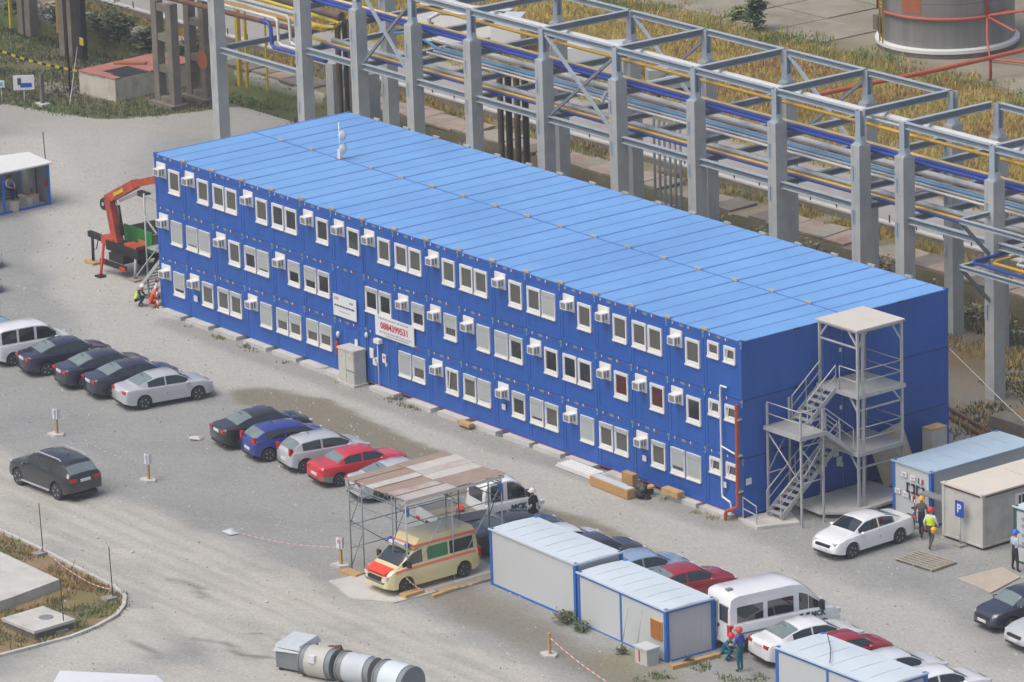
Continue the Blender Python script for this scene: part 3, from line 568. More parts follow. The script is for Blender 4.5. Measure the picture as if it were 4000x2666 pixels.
for k in range(16): m.blob((random.uniform(-.5, .55), random.uniform(-.5, .4), random.uniform(.05, .4)), random.uniform(.12, .26), random.choice(['black_steel', 'cloth_dark', 'wood', 'plastic_black', 'cloth_grey']), 7, .8, .3)
tag(m.build('heap', t), kind='stuff')
m = MB(); m.box(0, 0, .2, 1.1, .4, .45, 'wood'); tag(m.build('carton', None, (39.5, -.62, .05)), 'flat brown box on the block right of the scrap heap', 'box')
m = MB(); m.box(0, 0, 0, .9, .3, .16, 'wood'); tag(m.build('wooden_block', None, (25.2, -.85, .12)), 'short orange timber lying on the blocks at the blue front', 'timber')
# ------------------------------------------------------------------ white site cabins
def cabin(name, label, x0, y0, x1, y1, h, roof='cab_roof', posts='blue_frame', rail=True, wall='white_panel', z=0.0, mullions=(), ribs_x=True, nr=6, rail_mat=None, rz=0):
    t = thing(name, label, 'site cabin', (x0, y0, z), R(rz)); w, d = x1-x0, y1-y0; rm = rail_mat or posts
    m = MB(); m.box(.06, .03, .08, w-.06, d-.03, h-.05, wall)
    n = int(d/.28)
    for k in range(1, n): m.box(w-.06, .06+k*(d-.12)/n-.006, .12, w-.057, .06+k*(d-.12)/n+.006, h-.12, wall)
    m.build('wall', t)
    for x in (0, w-.16):
        for y in (0, d-.16): m = MB(); m.box(x, y, 0, x+.16, y+.16, h+.03, posts); m.build('post', t)
    m = MB(); m.box(.16, .005, 0, w-.16, .08, .09, posts); m.box(w-.08, .16, 0, w-.005, d-.16, .09, posts)
    if rail: m.box(.16, -.005, h-.13, w-.16, .08, h+.0, rm); m.box(w-.08, .16, h-.13, w+.005, d-.16, h, rm)
    m.build('rail', t)
    for x in mullions: m = MB(); m.box(x-.05, .0, .09, x+.05, .05, h-.13, posts); m.build('mullion', t)
    # crowned roof sheets
    if ribs_x:
        for k in range(nr):
            a, b = k*w/nr, (k+1)*w/nr; m = MB(); vs = []
            for x in (a+.01, b-.03):
                for q in range(5): vs.append((x, q*d/4, h+.0+.05*math.sin(math.pi*q/4)))
            vs += [(x, y, z_-.03) for x, y, z_ in vs]
            m.add(vs, [(q, q+1, q+6, q+5) for q in range(4)]+[(10+q+5, 10+q+6, 10+q+1, 10+q) for q in range(4)]+[(0, 10, 11, 1), (4, 3, 13, 14)]+[(q, 10+q, 11+q, 1+q) for q in range(4)]+[(5+q, 6+q, 16+q, 15+q) for q in range(4)], roof)
            m.box(b-.035, .02, h-.03, b+.02, d-.02, h+.012, roof); m.build('roof_sheet', t)
        m = MB(); m.box(-.03, -.04, h-.04, w+.03, -.0, h+.03, roof); m.box(w, -.04, h-.04, w+.04, d+.03, h+.03, roof); m.build('roof_edge', t)
    else:
        for k in range(nr):
            a, b = k*d/nr, (k+1)*d/nr; m = MB(); vs = []
            for y in (a+.01, b-.03):
                for q in range(5): vs.append((q*w/4, y, h+.05*math.sin(math.pi*q/4)))
            vs += [(x, y, z_-.03) for x, y, z_ in vs]
            m.add(vs, [(q, q+1, q+6, q+5) for q in range(4)]+[(10+q+5, 10+q+6, 10+q+1, 10+q) for q in range(4)]+[(q, 10+q, 11+q, 1+q) for q in range(4)]+[(5+q, 6+q, 16+q, 15+q) for q in range(4)], roof)
            m.box(.02, b-.035, h-.03, w-.02, b+.02, h+.012, roof); m.build('roof_sheet', t)
        m = MB(); m.box(-.03, -.04, h-.04, w+.03, -.0, h+.03, roof); m.box(w, -.04, h-.04, w+.04, d+.03, h+.03, roof); m.build('roof_edge', t)
    return t
cabin('site_cabin', 'white site cabin with blue corner posts right behind the ambulance', 43.4, -12.85, 49.35, -10.45, 2.42, rail=False, nr=7, rz=-2)
c2 = cabin('site_cabin', 'white site cabin with blue rails, orange barred window and leaning rods', 49.5, -13.1, 55.5, -10.7, 2.2, mullions=(2.95,), nr=7, rz=-3, z=-.04)
m = MB(); m.box(5.0, -.03, .85, 5.75, .03, 1.65, 'yellow_stripe'); 
for k in range(8): m.box(5.03+k*.092, -.05, .87, 5.075+k*.092, -.03, 1.63, 'orange_patch')
m.build('barred_window', c2)
cabin('site_cabin', 'white site cabin with blue rails cut off by the lower edge', 62.0, -13.35, 68.0, -10.95, 2.4, mullions=(3.0,), nr=6)
c4 = cabin('site_cabin', 'white site cabin with emblem stickers and pale blue roof beside the stair tower', 47.9, 5.2, 50.35, 11.2, 2.45, roof='cab_roof_blue', rail=False, ribs_x=False, nr=6)
m = MB()
for k in range(4):
    x = .92+k*.3; s_ = 1 if k % 2 == 0 else -1; xx = x if s_ > 0 else x+.2
    m.box(min(xx, xx+s_*.07), -.035, 1.25, max(xx, xx+s_*.07), -.005, 1.68, 'ink'); m.box(x, -.035, 1.6, x+.2, -.005, 1.68, 'ink'); m.box(x, -.035, 1.25, x+.2, -.005, 1.33, 'ink')
m.build('emblem', c4)
for x, z, mt in ((.6, 1.88, 'ink_pale'), (1.15, 1.84, 'ink_pink'), (.18, 1.05, 'ink_pink'), (.7, 1.02, 'ink_pink')): m = MB(); m.box(x, -.03, z, x+.34, -.006, z+.22, 'sign_white'); m.box(x+.08, -.034, z+.07, x+.26, -.03, z+.14, mt); m.build('sticker', c4)
for x, z, ms in ((1.65, 1.8, ('ink', 'sign_white', 'orange_patch')), (1.1, .93, ('logo_teal', 'sign_white', 'rust')), (1.72, .88, ('sign_white', 'leaf_mid', 'cloth_yellow'))):
    m = MB()
    for k, mm in enumerate(ms): m.box(x+k*.1, -.03, z, x+k*.1+.1, -.006, z+.22, mm)
    m.build('flag_sticker', c4)
m = MB(); m.box(2.2, -.45, 1.55, 3.6, .0, 1.62, 'grille_grey'); m.build('awning', c4)
c5 = cabin('site_cabin', 'cream site cabin with brown roof edge and barred window behind the parking sign', 51.5, 4.75, 54.0, 10.8, 2.3, roof='cream_roof', posts='cream_panel', rail=True, wall='cream_panel', rail_mat='rust', ribs_x=False, nr=2, z=.12)
m = MB(); m.box(2.42, 1.9, .95, 2.54, 3.2, 1.95, 'white_pvc'); 
for k in range(6): m.box(2.54, 2.02+k*.19, 1.02, 2.56, 2.11+k*.19, 1.88, 'dark_gap')
m.build('barred_window', c5)
m = MB()
for k in range(4): m.box(.2+k*.6, .1, -.12, .6+k*.6, .5, 0, 'black_steel')
m.build('support_block', c5)
c6 = cabin('site_cabin', 'white site cabin with dark green frame at the right picture edge', 55.75, 4.85, 58.2, 10.8, 2.4, posts='green_frame', rail=True)
m = MB(); 
for k, z in enumerate((1.9, 1.6, 1.2, .85)): m.box(.5, -.01, z, .9+.1*(k % 2), .0, z+.12, 'ink_pale')
m.build('lettering', c6)

# ------------------------------------------------------------------ pipe rack behind the building
NEAR = [-23.3, -15.13, -10.1, -5.24, -.2, 5.75, 11.6, 17.62, 23.62, 29.58, 32.62, 38.66, 44.7]
FAR = [-15.2, -.25, 5.78, 11.75, 17.85, 23.75, 29.78, 32.9, 38.9]
YN, YF, ZT = 19.7, 25.3, 11.72
rack = thing('pipe_rack', 'long grey steel and concrete pipe rack behind the blue block', 'pipe rack')
def rcol(x, y, top=10.27):
    m = MB(); m.box(x-.3, y-.35, 0, x+.3, y+.35, top, 'concrete')
    m.box(x-.14, y-.36, .2, x-.1, y-.35, top-.1, 'concrete')
    for z in (9.0, 6.9, 4.2): m.box(x-.31, y-.36, z-.45, x+.02, y-.349, z+.25, 'rack_steel')
    m.build('concrete_column', rack)
    m = MB(); m.ibeam((x, y, top), (x, y, ZT+.1), .34, .34, 'rack_steel', 'rack_steel_dark') if False else m.box(x-.17, y-.17, top, x+.17, y-.12, ZT+.12, 'rack_steel')
    m.box(x-.17, y+.12, top, x+.17, y+.17, ZT+.12, 'rack_steel'); m.box(x-.02, y-.12, top, x+.02, y+.12, ZT+.12, 'rack_steel'); m.box(x-.26, y-.26, top, x+.26, y+.26, top+.05, 'rack_steel')
    for s_ in (-1, 1): m.add([(x+s_*.17, y-.15, top+.05), (x+s_*.27, y-.15, top+.05), (x+s_*.17, y-.15, top+.4), (x+s_*.17, y+.15, top+.05), (x+s_*.27, y+.15, top+.05), (x+s_*.17, y+.15, top+.4)], [(0, 1, 2), (3, 5, 4), (0, 3, 4, 1), (1, 4, 5, 2)], 'rack_steel')
    m.build('steel_post', rack)
for x in NEAR: rcol(x, YN)
for x in FAR: rcol(x, YF)
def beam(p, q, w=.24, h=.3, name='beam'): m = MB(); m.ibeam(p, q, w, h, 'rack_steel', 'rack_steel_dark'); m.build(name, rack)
for a, b in zip(NEAR[:-1], NEAR[1:]):
    if a > -12 and not (29 < a < 30): beam((a+.18, YN, ZT), (b-.18, YN, ZT), name='top_beam')
    zl = 5.9 if a < -20 else 7.25
    if not (29 < a < 30): beam((a+.32, YN, zl), (b-.32, YN, zl), .26, .32, 'lower_beam')
for a, b in zip(FAR[1:-1], FAR[2:]):
    if not (29 < a < 30): beam((a+.18, YF, ZT), (b-.18, YF, ZT), name='top_beam'); beam((a+.32, YF, 7.25), (b-.32, YF, 7.25), .24, .3, 'lower_beam')
for x in NEAR[3:]:
    beam((x, YN+.2, ZT), (x, YF-.2, ZT), .24, .34, 'cross_beam'); beam((x, YN+.36, 9.55), (x, YF-.36, 9.55), .24, .34, 'cross_beam'); beam((x, YN+.36, 8.15), (x, YF-.36, 8.15), .24, .3, 'cross_beam'); beam((x, YN+.36, 7.2), (x, YF-.36, 7.2), .24, .3, 'cross_beam')
for x in NEAR[1:3]: beam((x, YN+.36, 9.55), (x, YF+3, 9.55), .24, .34, 'cross_beam'); beam((x, YN+.36, 7.2), (x, YF+3, 7.2), .24, .3, 'cross_beam')
beam((-23.3, YN+.36, 5.9), (-23.3, YF+4, 5.9), .24, .34, 'cross_beam')
for a, b, y in ((5.75, 11.6, YN), (-10.1, -5.24, YN), (5.9, 11.8, YF), (17.85, 23.75, YF)):      # crossed braces
    for k, (z0, z1) in enumerate(((ZT-.1, 7.35), (7.35, ZT-.4))):
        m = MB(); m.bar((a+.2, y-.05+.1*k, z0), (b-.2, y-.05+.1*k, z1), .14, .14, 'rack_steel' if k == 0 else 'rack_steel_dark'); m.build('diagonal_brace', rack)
# cantilever bracket near the right edge
for z in (8.75, 6.6):
    x = 38.66; beam((x, YN-.36, z), (x, 17.6, z), .16, .22, 'bracket_arm'); beam((x+.1, 17.6, z), (x+6, 17.6, z), .16, .22, 'bracket_rail'); m = MB(); m.bar((x, 17.65, z-.1), (x, YN-.35, z-1.9), .14, .14, 'rack_steel_dark'); m.build('diagonal_brace', rack)
# the pipes themselves: each run one thing
PX0, PX1 = -6.0, 75.0
def pipe(label, y, z, r, mt, pts=None, cat='pipe', n=10, x0=PX0, x1=PX1):
    t = MB(); t.tube(pts or [(x0, y, z), (x1, y, z)], r, mt, n); o = t.build('pipe'); tag(o, label, cat, 'pipes on the rack'); return o
pipe('thick silver pipe running highest along the rack', 21.4, 11.25, .19, 'silver_pipe', n=14)
pipe('grey pipe just below the thick silver top pipe', 20.55, 11.3, .08, 'grey_pipe')
pipe('bright yellow pipe on the upper level of the rack', 20.6, 10.98, .09, 'yellow_pipe')
pipe('pale yellow pipe beside the navy blue pipes on the rack', 21.2, 9.86, .08, 'pale_yellow_pipe', x0=-16)
pipe('navy blue pipe directly below the pale yellow pipe', 20.85, 9.84, .1, 'navy_pipe', x0=-16)
pipe('second navy blue pipe, lower of the pair', 20.45, 9.82, .09, 'navy_pipe', x0=-16)
pipe('thick pale grey pipe on the middle level of the rack', 22.8, 8.5, .16, 'silver_pipe', n=12)
pipe('thin grey pipe above the light blue pipe', 22.2, 8.42, .07, 'grey_pipe')
pipe('light blue pipe on the middle level of the rack', 21.9, 8.42, .08, 'sky_pipe')
pipe('thin silver pipe just below the light blue pipe', 21.55, 8.4, .06, 'silver_pipe')
pipe('thin silver pipe lowest of the middle level', 21.1, 8.4, .07, 'silver_pipe')
pipe('wide pale grey pipe on the lower level of the rack', 21.5, 7.5, .14, 'grey_pipe', x0=-15)
pipe('yellow pipe on the lower level of the rack', 21.05, 7.44, .075, 'yellow_pipe', x0=-15)
pipe('navy blue pipe lowest on the rack', 20.75, 7.42, .07, 'navy_pipe', x0=-15)
pipe('navy pipe bending out on the bracket at the right edge', 0, 0, .08, 'navy_pipe', [(75, 17.9, 6.85), (39.2, 17.9, 6.85), (39.0, 18.2, 6.85), (39.0, 24.5, 6.85)])
pipe('yellow pipe bending out on the bracket at the right edge', 0, 0, .07, 'yellow_pipe', [(75, 18.5, 6.85), (39.9, 18.5, 6.85), (39.7, 18.8, 6.85), (39.7, 24.5, 6.85)])
pipe('silver pipe bending out on the bracket at the right edge', 0, 0, .08, 'silver_pipe', [(75, 19.1, 6.85), (40.8, 19.1, 6.85), (40.6, 19.4, 6.85), (40.6, 24.5, 6.85)])
# bends at the left end of the rack
pipe('left silver pipe dropping with a bend at the left end of the rack', 0, 0, .09, 'silver_pipe', [(-34, 21, 7.9), (-19.6, 21, 8.0), (-19.4, 21, 7.9), (-19.35, 21, 6.75), (-19.1, 21, 6.6), (-15, 21, 6.6)])
pipe('right silver pipe dropping with a bend at the left end of the rack', 0, 0, .09, 'silver_pipe', [(-34, 21.5, 8.1), (-18.9, 21.3, 8.2), (-18.7, 21.3, 8.1), (-18.65, 21.3, 6.85), (-18.4, 21.3, 6.7), (-15, 21.3, 6.7)])
pipe('short blue pipe dropping with a bend at the left end of the rack', 0, 0, .11, 'navy_pipe', [(-20.9, 21, 7.7), (-20.3, 21, 7.65), (-20.05, 21, 7.4), (-20.0, 21, 6.5), (-19.8, 21, 6.35), (-15, 21, 6.4)])
pipe('yellow pipe making a hairpin bend at the left end of the rack', 0, 0, .09, 'bright_yellow', [(-26, 21, 8.9), (-20.3, 21, 8.85), (-16.2, 21, 8.8), (-13.6, 21, 8.72), (-13.5, 20.6, 8.6), (-15.9, 20.6, 8.2), (-16.2, 20.7, 8.0), (-16.2, 20.9, 7.55), (-15, 21.05, 7.46)])
pipe('light blue pipe with a swan neck at the left end of the rack', 0, 0, .08, 'sky_pipe', [(-10, 22, 8.6), (-8.6, 22, 8.9), (-7.5, 22, 8.7), (-6, 21.9, 8.42)])
pipe('silver pipe rising in a loop near the left end of the rack', 0, 0, .12, 'silver_pipe', [(-6, 22.8, 8.5), (-7.6, 22.8, 8.5), (-8.0, 22.8, 8.8), (-8.0, 22.8, 9.6), (-7.6, 23.2, 9.9), (-5, 24.5, 9.9)])
pipe('white branch pipe crossing the rack near its middle', 0, 0, .09, 'silver_pipe', [(9.2, 20.6, 8.5), (9.4, 20.7, 9.0), (9.4, 21.2, 9.05), (9.4, 25.5, 9.05)])
# vertical riser bundle beyond the rack
for k in range(6):
    x = 5.8+k*.42; tag(MB().tube([(x, 26.6, 0), (x, 26.6, 6.6)], .07, 'grey_pipe', 8).build('riser_pipe'), ('leftmost', 'second from the left', 'third from the left', 'third from the right', 'second from the right', 'rightmost')[k]+' grey riser pipe in the bundle of six behind the rack', 'pipe', 'riser pipes behind the rack')
m = MB(); m.box(0, 0, 0, 1.5, 1, 1.6, 'concrete'); tag(m.build('valve_box', None, (5.6, 25.9, 0)), 'small grey concrete box at the foot of the riser bundle', 'box')
# ------------------------------------------------------------------ old concrete trestles and rusty pipes on the left
def trestle(x, y, h, label):
    t = thing('concrete_trestle', label, 'trestle', (x, y, 0))
    for s_ in (-.75, .75): m = MB(); m.box(s_-.26, -.25, 0, s_+.26, .25, h, 'old_concrete'); m.build('leg', t)
    for z in (.35, h*.36, h*.66, h-.35): m = MB(); m.box(-.49, -.2, z-.2, .49, .2, z+.2, 'old_concrete'); m.build('rung', t)
    m = MB(); m.box(-1.2, -.6, 0, 1.2, .6, .25, 'old_concrete'); m.build('footing', t)
    return t
trestle(-34.6, 23.7, 6.1, 'ladder-like old concrete trestle nearest the pit'); t2 = trestle(-34.6, 25.9, 6.9, 'ladder-like old concrete trestle right behind the first'); 
m = MB(); m.lathe([(.02, 0), (.55, .01), (.55, .03), (.02, .04)], 'orange_patch', 16, (.75, -.29, 2.5), 'y'); m.build('paint_mark', t2)
for x, y, h, lb in ((-48.9, 26.3, 9, 'pair of old concrete poles left of the pit'), (-55.9, 27.8, 9, 'old concrete poles at the upper left, stained')):
    t = thing('concrete_pole', lb, 'pole', (x, y, 0))
    for s_ in (-.42, .42): m = MB(); m.box(s_-.3, -.3, 0, s_+.3, .3, h, 'old_concrete'); m.build('shaft', t)
t = thing('dark_pole', 'dark steel post with a yellow tag beside the concrete pole', 'pole', (-47.6, 26.4, 0)); m = MB(); m.box(-.18, -.18, 0, .18, .18, 9, 'black_steel'); m.build('shaft', t); m = MB(); m.box(.0, -.24, 1.0, .4, -.18, 1.45, 'bright_yellow'); m.build('tag', t)
for k, (x, y) in enumerate(((-25.9, 29.2), (-22.4, 29.2))):
    t = thing('concrete_pole', ('left' if k == 0 else 'right')+' of two square concrete posts seen under the left end of the rack', 'pole', (x, y, 0)); m = MB(); m.box(-.35, -.35, 0, .35, .35, 3.1, 'concrete'); m.build('shaft', t)
t = thing('rusty_pipe', 'rusty brown pipe lying across the old trestles', 'pipe'); m = MB(); m.tube([(-75, 24.0, 6.2), (-36, 24.0, 6.25), (-21, 24.3, 6.4)], .15, 'rust', 12); m.build('pipe_run', t)
t = thing('old_pipe', 'dark insulated pipe above the rusty one at the upper left', 'pipe'); m = MB(); m.tube([(-75, 26.4, 7.1), (-21, 26.4, 7.0)], .24, 'old_pipe', 12); m.build('pipe_run', t)
t = thing('old_pipe', 'thin pale pipe above the dark insulated pipe at the upper left', 'pipe'); m = MB(); m.tube([(-31, 24.4, 7.2), (-20.9, 24.4, 7.25)], .12, 'grey_pipe', 10); m.build('pipe_run', t)
t = thing('old_pipe', 'brown pipe close below the yellow hairpin pipe', 'pipe'); m = MB(); m.tube([(-33, 25.2, 6.5), (-21, 25.2, 6.5)], .2, 'yellow_pipe', 10); m.build('pipe_run', t)
for k, (x, y, h, w) in enumerate(((-58.2, 28.0, 9, .16), (-57.0, 28.4, 9, .2), (-55.0, 29.4, 9, .2), (-54.0, 29.7, 9, .14), (-35.8, 29.5, 5.5, .24), (-35.2, 29.6, 5.5, .15), (-33.6, 29.9, 5.5, .1), (-30.5, 30.2, 5.5, .14))):
    tag(MB().box(-w/2, -w/2, 0, w/2, w/2, h, 'bright_yellow').build('yellow_post', None, (x, y, 0)), ('leftmost', 'second', 'third', 'rightmost')[k % 4]+(' of four thin yellow posts at the upper left corner' if k < 4 else ' of four thin yellow posts behind the old trestles'), 'post', 'thin yellow posts')
for k, (x, y) in enumerate(((-22.8, 27.6), (-21.6, 27.6), (-7.8, 27.4), (-6.6, 27.6))):
    t = thing('pipe_stack', 'dark cluster of vertical pipes behind the rack, number of four alike', 'pipes', (x, y, 0), 0, 'dark vertical pipe clusters'); t['label'] = ('leftmost', 'second', 'third', 'rightmost')[k]+' of four dark clusters of vertical pipes behind the left end of the rack'
    for j in range(3): MB().tube([((j-1)*.36, (j % 2)*.3, 0), ((j-1)*.36, (j % 2)*.3, 6.3)], .17, 'black_steel' if j else 'old_pipe', 10).build('vertical_pipe', t)
# pit building
t = thing('concrete_pit', 'whitewashed concrete pit with a pink lid and dark opening', 'pit', (-37.6, 22.1, 0), R(4))
MB().prism([(-3.3, -.1), (0, 0), (0, 5.9), (-3.3, 5.9)], 0, 1.3, 'white_plaster').build('wall', t)
for x0, y0, x1, y1 in ((-3.36, -.15, -1.95, 5.95), (-1.95, 2.5, .06, 5.95), (-1.95, -.1, -.9, .6), (-.9, -.05, .06, .4)): MB().box(x0+.01, y0, 1.3, x1-.01, y1, 1.38, 'rust_pink').build('lid_plate', t)
MB().box(-1.95, .4, 1.302, -.02, 2.5, 1.31, 'dark_gap').build('opening', t)
MB().bar((-2.9, 2.2, 1.45), (-1.5, 3.4, 1.45), .5, .1, 'orange_patch').build('rusty_sheet', t)
t = thing('vent_pipe', 'red vent pipe with a thin rod standing on the pit lid', 'pipe', (-39.6, 26.6, 1.35)); MB().tube([(0, 0, 0), (0, 0, 1.1)], .16, 'red_paint', 10).build('vent', t); MB().tube([(0, 0, 1.1), (-.02, 0, 2.2)], .04, 'black_steel', 6).build('rod', t)
tag(MB().tube([(-41.0, 21.2, .1), (-41.3, 21.3, 9.5)], .06, 'black_steel', 6).build('cable'), 'dark hanging cable in front of the pit', 'cable')
t = thing('stay_wire', 'pale stay wire slanting down to the verge beside the pit', 'wire'); MB().tube([(-47.6, 26.0, .9), (-38.6, 19.6, .15)], .03, 'galv', 5).build('wire', t)
t = thing('barrier_tape', 'yellow and black barrier tape strung across the green verge', 'tape'); 
for k in range(26):
    a, b_ = k/26, (k+1)/26; P_ = lambda q: (-50.4+q*7.2, 19.9+q*3.2, 2.2-1.5*q-.3*math.sin(math.pi*q)); MB().bar(P_(a), P_(b_), .02, .14, 'bright_yellow' if k % 2 else 'black_steel').build('tape_band', t)
t = thing('info_sign', 'white square sign with dark blue figures at the left verge', 'sign', (-40.7, 17.9, 0), R(55)); m = MB(); m.box(-.6, -.03, .9, .6, .03, 1.75, 'sign_white'); m.build('board', t); m = MB(); m.box(-.2, -.05, 1.05, .45, -.03, 1.3, 'sign_blue'); m.box(-.35, -.05, 1.2, -.15, -.03, 1.6, 'ink'); m.build('figure', t); m = MB(); m.tube([(0, .05, 0), (0, .05, .9)], .04, 'galv', 6); m.build('post', t)
for k in range(3):
    t = thing('small_sign', ('leftmost', 'middle', 'rightmost')[k]+' of three small white signs left of the square sign', 'sign', (-42.6+k*.42, 16.3+k*.36, 0), R(55)); m = MB(); m.box(-.2, -.03, 1.0, .2, .03, 1.4, 'sign_white'); m.box(-.1, -.04, 1.1, .1, -.03, 1.3, 'sky_pipe'); m.build('board', t); MB().tube([(0, .05, 0), (0, .05, 1.0)], .03, 'galv', 5).build('post', t)
t = thing('road_barrier', 'red and white striped road barrier at the left edge', 'barrier', (-41.9, 14.6, 0), R(35))
for k in range(6): MB().box(-1.5+k*.35, -.05, .5, -1.15+k*.35, .05, .85, 'red_paint' if k % 2 else 'sign_white').build('stripe', t)
MB().tube([(-.3, 0, 0), (-.3, 0, .5)], .04, 'black_steel', 5).tube([(.3, 0, 0), (-.2, 0, 1.5)], .04, 'black_steel', 5).build('leg', t)
t = thing('fence_post', 'grey post on a concrete foot in the left verge', 'post', (-39.9, 18.6, 0)); MB().box(-.1, -.1, .1, .1, .1, 1.9, 'old_concrete').build('shaft', t); MB().box(-.4, -.3, 0, .4, .3, .14, 'pale_concrete').build('foot', t)
# trench covers and parapet with pegs along the road
tr = thing('trench_cover_row', 'row of worn brown cover slabs along the ditch behind the rack', 'trench covers')
cov = {}
for mt in ('rust_pale', 'slab_dry', 'wood_grey', 'old_concrete'):
    m = MB(); m.box(0, 0, -.1, 1.46, 1.9, .02, mt); cov[mt] = m.mesh('cover_slab')
random.seed(11); x = -62
while x < 62:
    mt = random.choice(['rust_pale', 'rust_pale', 'slab_dry', 'wood_grey', 'old_concrete']); o = inst('cover_slab', cov[mt], tr, (x, 31.72+random.uniform(-.12, .15), .12)); o.rotation_euler = (R(random.uniform(-2, 3)), R(random.uniform(-2, 2)), R(random.uniform(-3, 3)))
    if random.random() < .06: o.rotation_euler = (R(-14), R(random.uniform(-6, 6)), R(random.uniform(-10, 10))); o.location.z = .0
    x += 1.5
pp = thing('parapet', 'low concrete parapet with iron pegs along the concrete road', 'wall'); m = MB(); m.box(-90, 35.25, -.05, 90, 35.6, .42, 'pale_concrete'); m.build('coping', pp); m = MB(); m.box(-90, 35.19, -.1, 90, 35.245, .34, 'old_concrete'); m.build('face', pp)
m = MB(); m.box(-.025, -.025, .42, .025, .025, .8, 'black_steel'); peg = m.mesh('peg')
for k in range(60): inst('peg', peg, pp, (-62+k*2.05, 35.4, 0))
# tank and red pipework
TX, TY, TR = -14.8, 65.5, 3.95
t = thing('storage_tank', 'grey cylindrical storage tank with rust patch and white base ring', 'tank', (TX, TY, 0))
m = MB()
N_ = 40
for z0, z1 in ((.35, 3.2), (3.2, 6.2), (6.2, 9.0)): m.lathe([(TR, z0), (TR, z1-.02)], 'tank_steel', N_)
m.build('shell', t)
MB().lathe([(TR+.02, 8.98), (.05, 9.6)], 'tank_steel', N_).build('roof', t)
MB().lathe([(TR+.06, .3), (TR+.3, .3), (TR+.3, .5), (TR+.05, .56)], 'white_pvc', N_).build('base_ring', t)
MB().lathe([(TR+.2, -.1), (TR+.24, .3)], 'old_concrete', N_).build('plinth', t)
def tp(a, r, z): return (r*math.cos(R(a)), r*math.sin(R(a)), z)
MB().tube([tp(a, TR+.14, 2.35) for a in range(-110, 21, 5)], .09, 'red_pipe', 8).build('ring_pipe', t)
MB().tube([tp(-8, TR+.15, 2.3), tp(-8, TR+.15, 9.2)], .1, 'red_pipe', 8).build('riser', t)
MB().tube([tp(-8, TR+.15, 2.35), tp(-14, TR+.9, 1.2), tp(-16, TR+1.6, .2), tp(-6, TR+3.5, .2)], .07, 'red_pipe', 8).build('drain', t)
MB().tube([tp(-8, TR+.15, 2.4), (6.5, 1.6, 2.9), (12, 5.5, 3.6)], .09, 'red_pipe', 8).build('branch', t); MB().tube([tp(-8, TR+.15, 2.35), (7.5, -1.6, 2.2)], .07, 'red_pipe', 8).build('branch', t)
m = MB()
for k in range(8):
    a0, a1 = -84+k*2.4, -84+(k+1)*2.4; m.quad(tp(a0, TR+.012, 2.55), tp(a1, TR+.012, 2.55), tp(a1, TR+.012, 4.05), tp(a0, TR+.012, 4.05), 'orange_patch')
m.build('rust_patch', t)
m = MB()
for a in (-112, -106): m.tube([tp(a, TR+.25, .5), tp(a, TR+.25, 9.2)], .05, 'bright_yellow', 6)
for k in range(26): m.tube([tp(-112, TR+.25, 2.6+k*.25), tp(-106, TR+.25, 2.6+k*.25)], .03, 'bright_yellow', 5)
m.tube([tp(-115, TR+.3, 2.4), tp(-115, TR+.3, 9.2)], .07, 'red_pipe', 6); m.build('ladder', t)
m = MB(); m.lathe([(.42, 0), (.52, .0), (.52, .15), (.42, .15)], 'black_steel', 20, (0, 0, 0), 'x'); o = m.build('manhole', t, tp(-122, TR-.02, 1.3)); o.rotation_euler = (0, 0, R(-122))
rp = thing('red_pipeline', 'thick red pipeline on a post running past the tank base', 'pipe'); MB().tube([(-6.2, 75.0, 1.4), (-6.0, 60.6, 1.4), (-6.1, 56.7, 1.35), (-6.5, 52.6, 1.3), (-6.6, 46, 1.3)], .13, 'red_pipe', 10).build('pipe_run', rp); MB().tube([(-6.0, 60.8, 0), (-6.0, 60.8, 1.4)], .08, 'red_paint', 8).build('support', rp)
tag(MB().box(-.4, -.4, 0, .4, .4, .9, 'old_concrete').box(-.15, -.15, .9, .15, .15, 1.3, 'black_steel').build('hydrant', None, (-20.2, 65.2, 0)), 'small grey stub with a cap left of the tank', 'hydrant')
MATS['rust_pale']
# white lorry and containers parked beyond the road, seen through the rack
def simple_box(name, label, cat, loc, dims, mt, rz=0):
    t = thing(name, label, cat, loc, R(rz)); a, b, c = dims; m = MB(); m.box(-a/2, -b/2, .5, a/2, b/2, c, mt); m.build('body', t); m = MB(); m.box(-a/2+.2, -b/2+.1, .25, a/2-.2, b/2-.1, .5, 'black_steel')
    m.build('chassis', t)
    for x in (-a/2+.7, a/2-.7):
        for y in (-b/2+.12, b/2-.12): MB().lathe([(.02, -.1), (.36, -.1), (.36, .1), (.02, .1)], 'tyre', 14, (x, y, .36), 'y').build('wheel', t)
    return t
simple_box('white_lorry', 'white lorry half hidden behind the left part of the pipe rack', 'lorry', (-34.5, 44.5, 0), (6, 2.4, 2.3), 'paint_white', 25)
simple_box('tank_trailer', 'small white boxy trailer behind the rack beside the lorry', 'trailer', (-31.2, 45.6, 0), (1.8, 1.7, 2.3), 'paint_white', 40)
simple_box('white_container', 'white boxy container seen through the crossed braces of the rack', 'container', (-22.6, 45.4, 0), (3.6, 1.9, 2.0), 'paint_white', 55)
simple_box('white_container', 'small pale trailer beyond the rack right of the boxy container', 'trailer', (-16.5, 45.8, 0), (2.6, 1.2, 1.6), 'grey_pipe', 60)
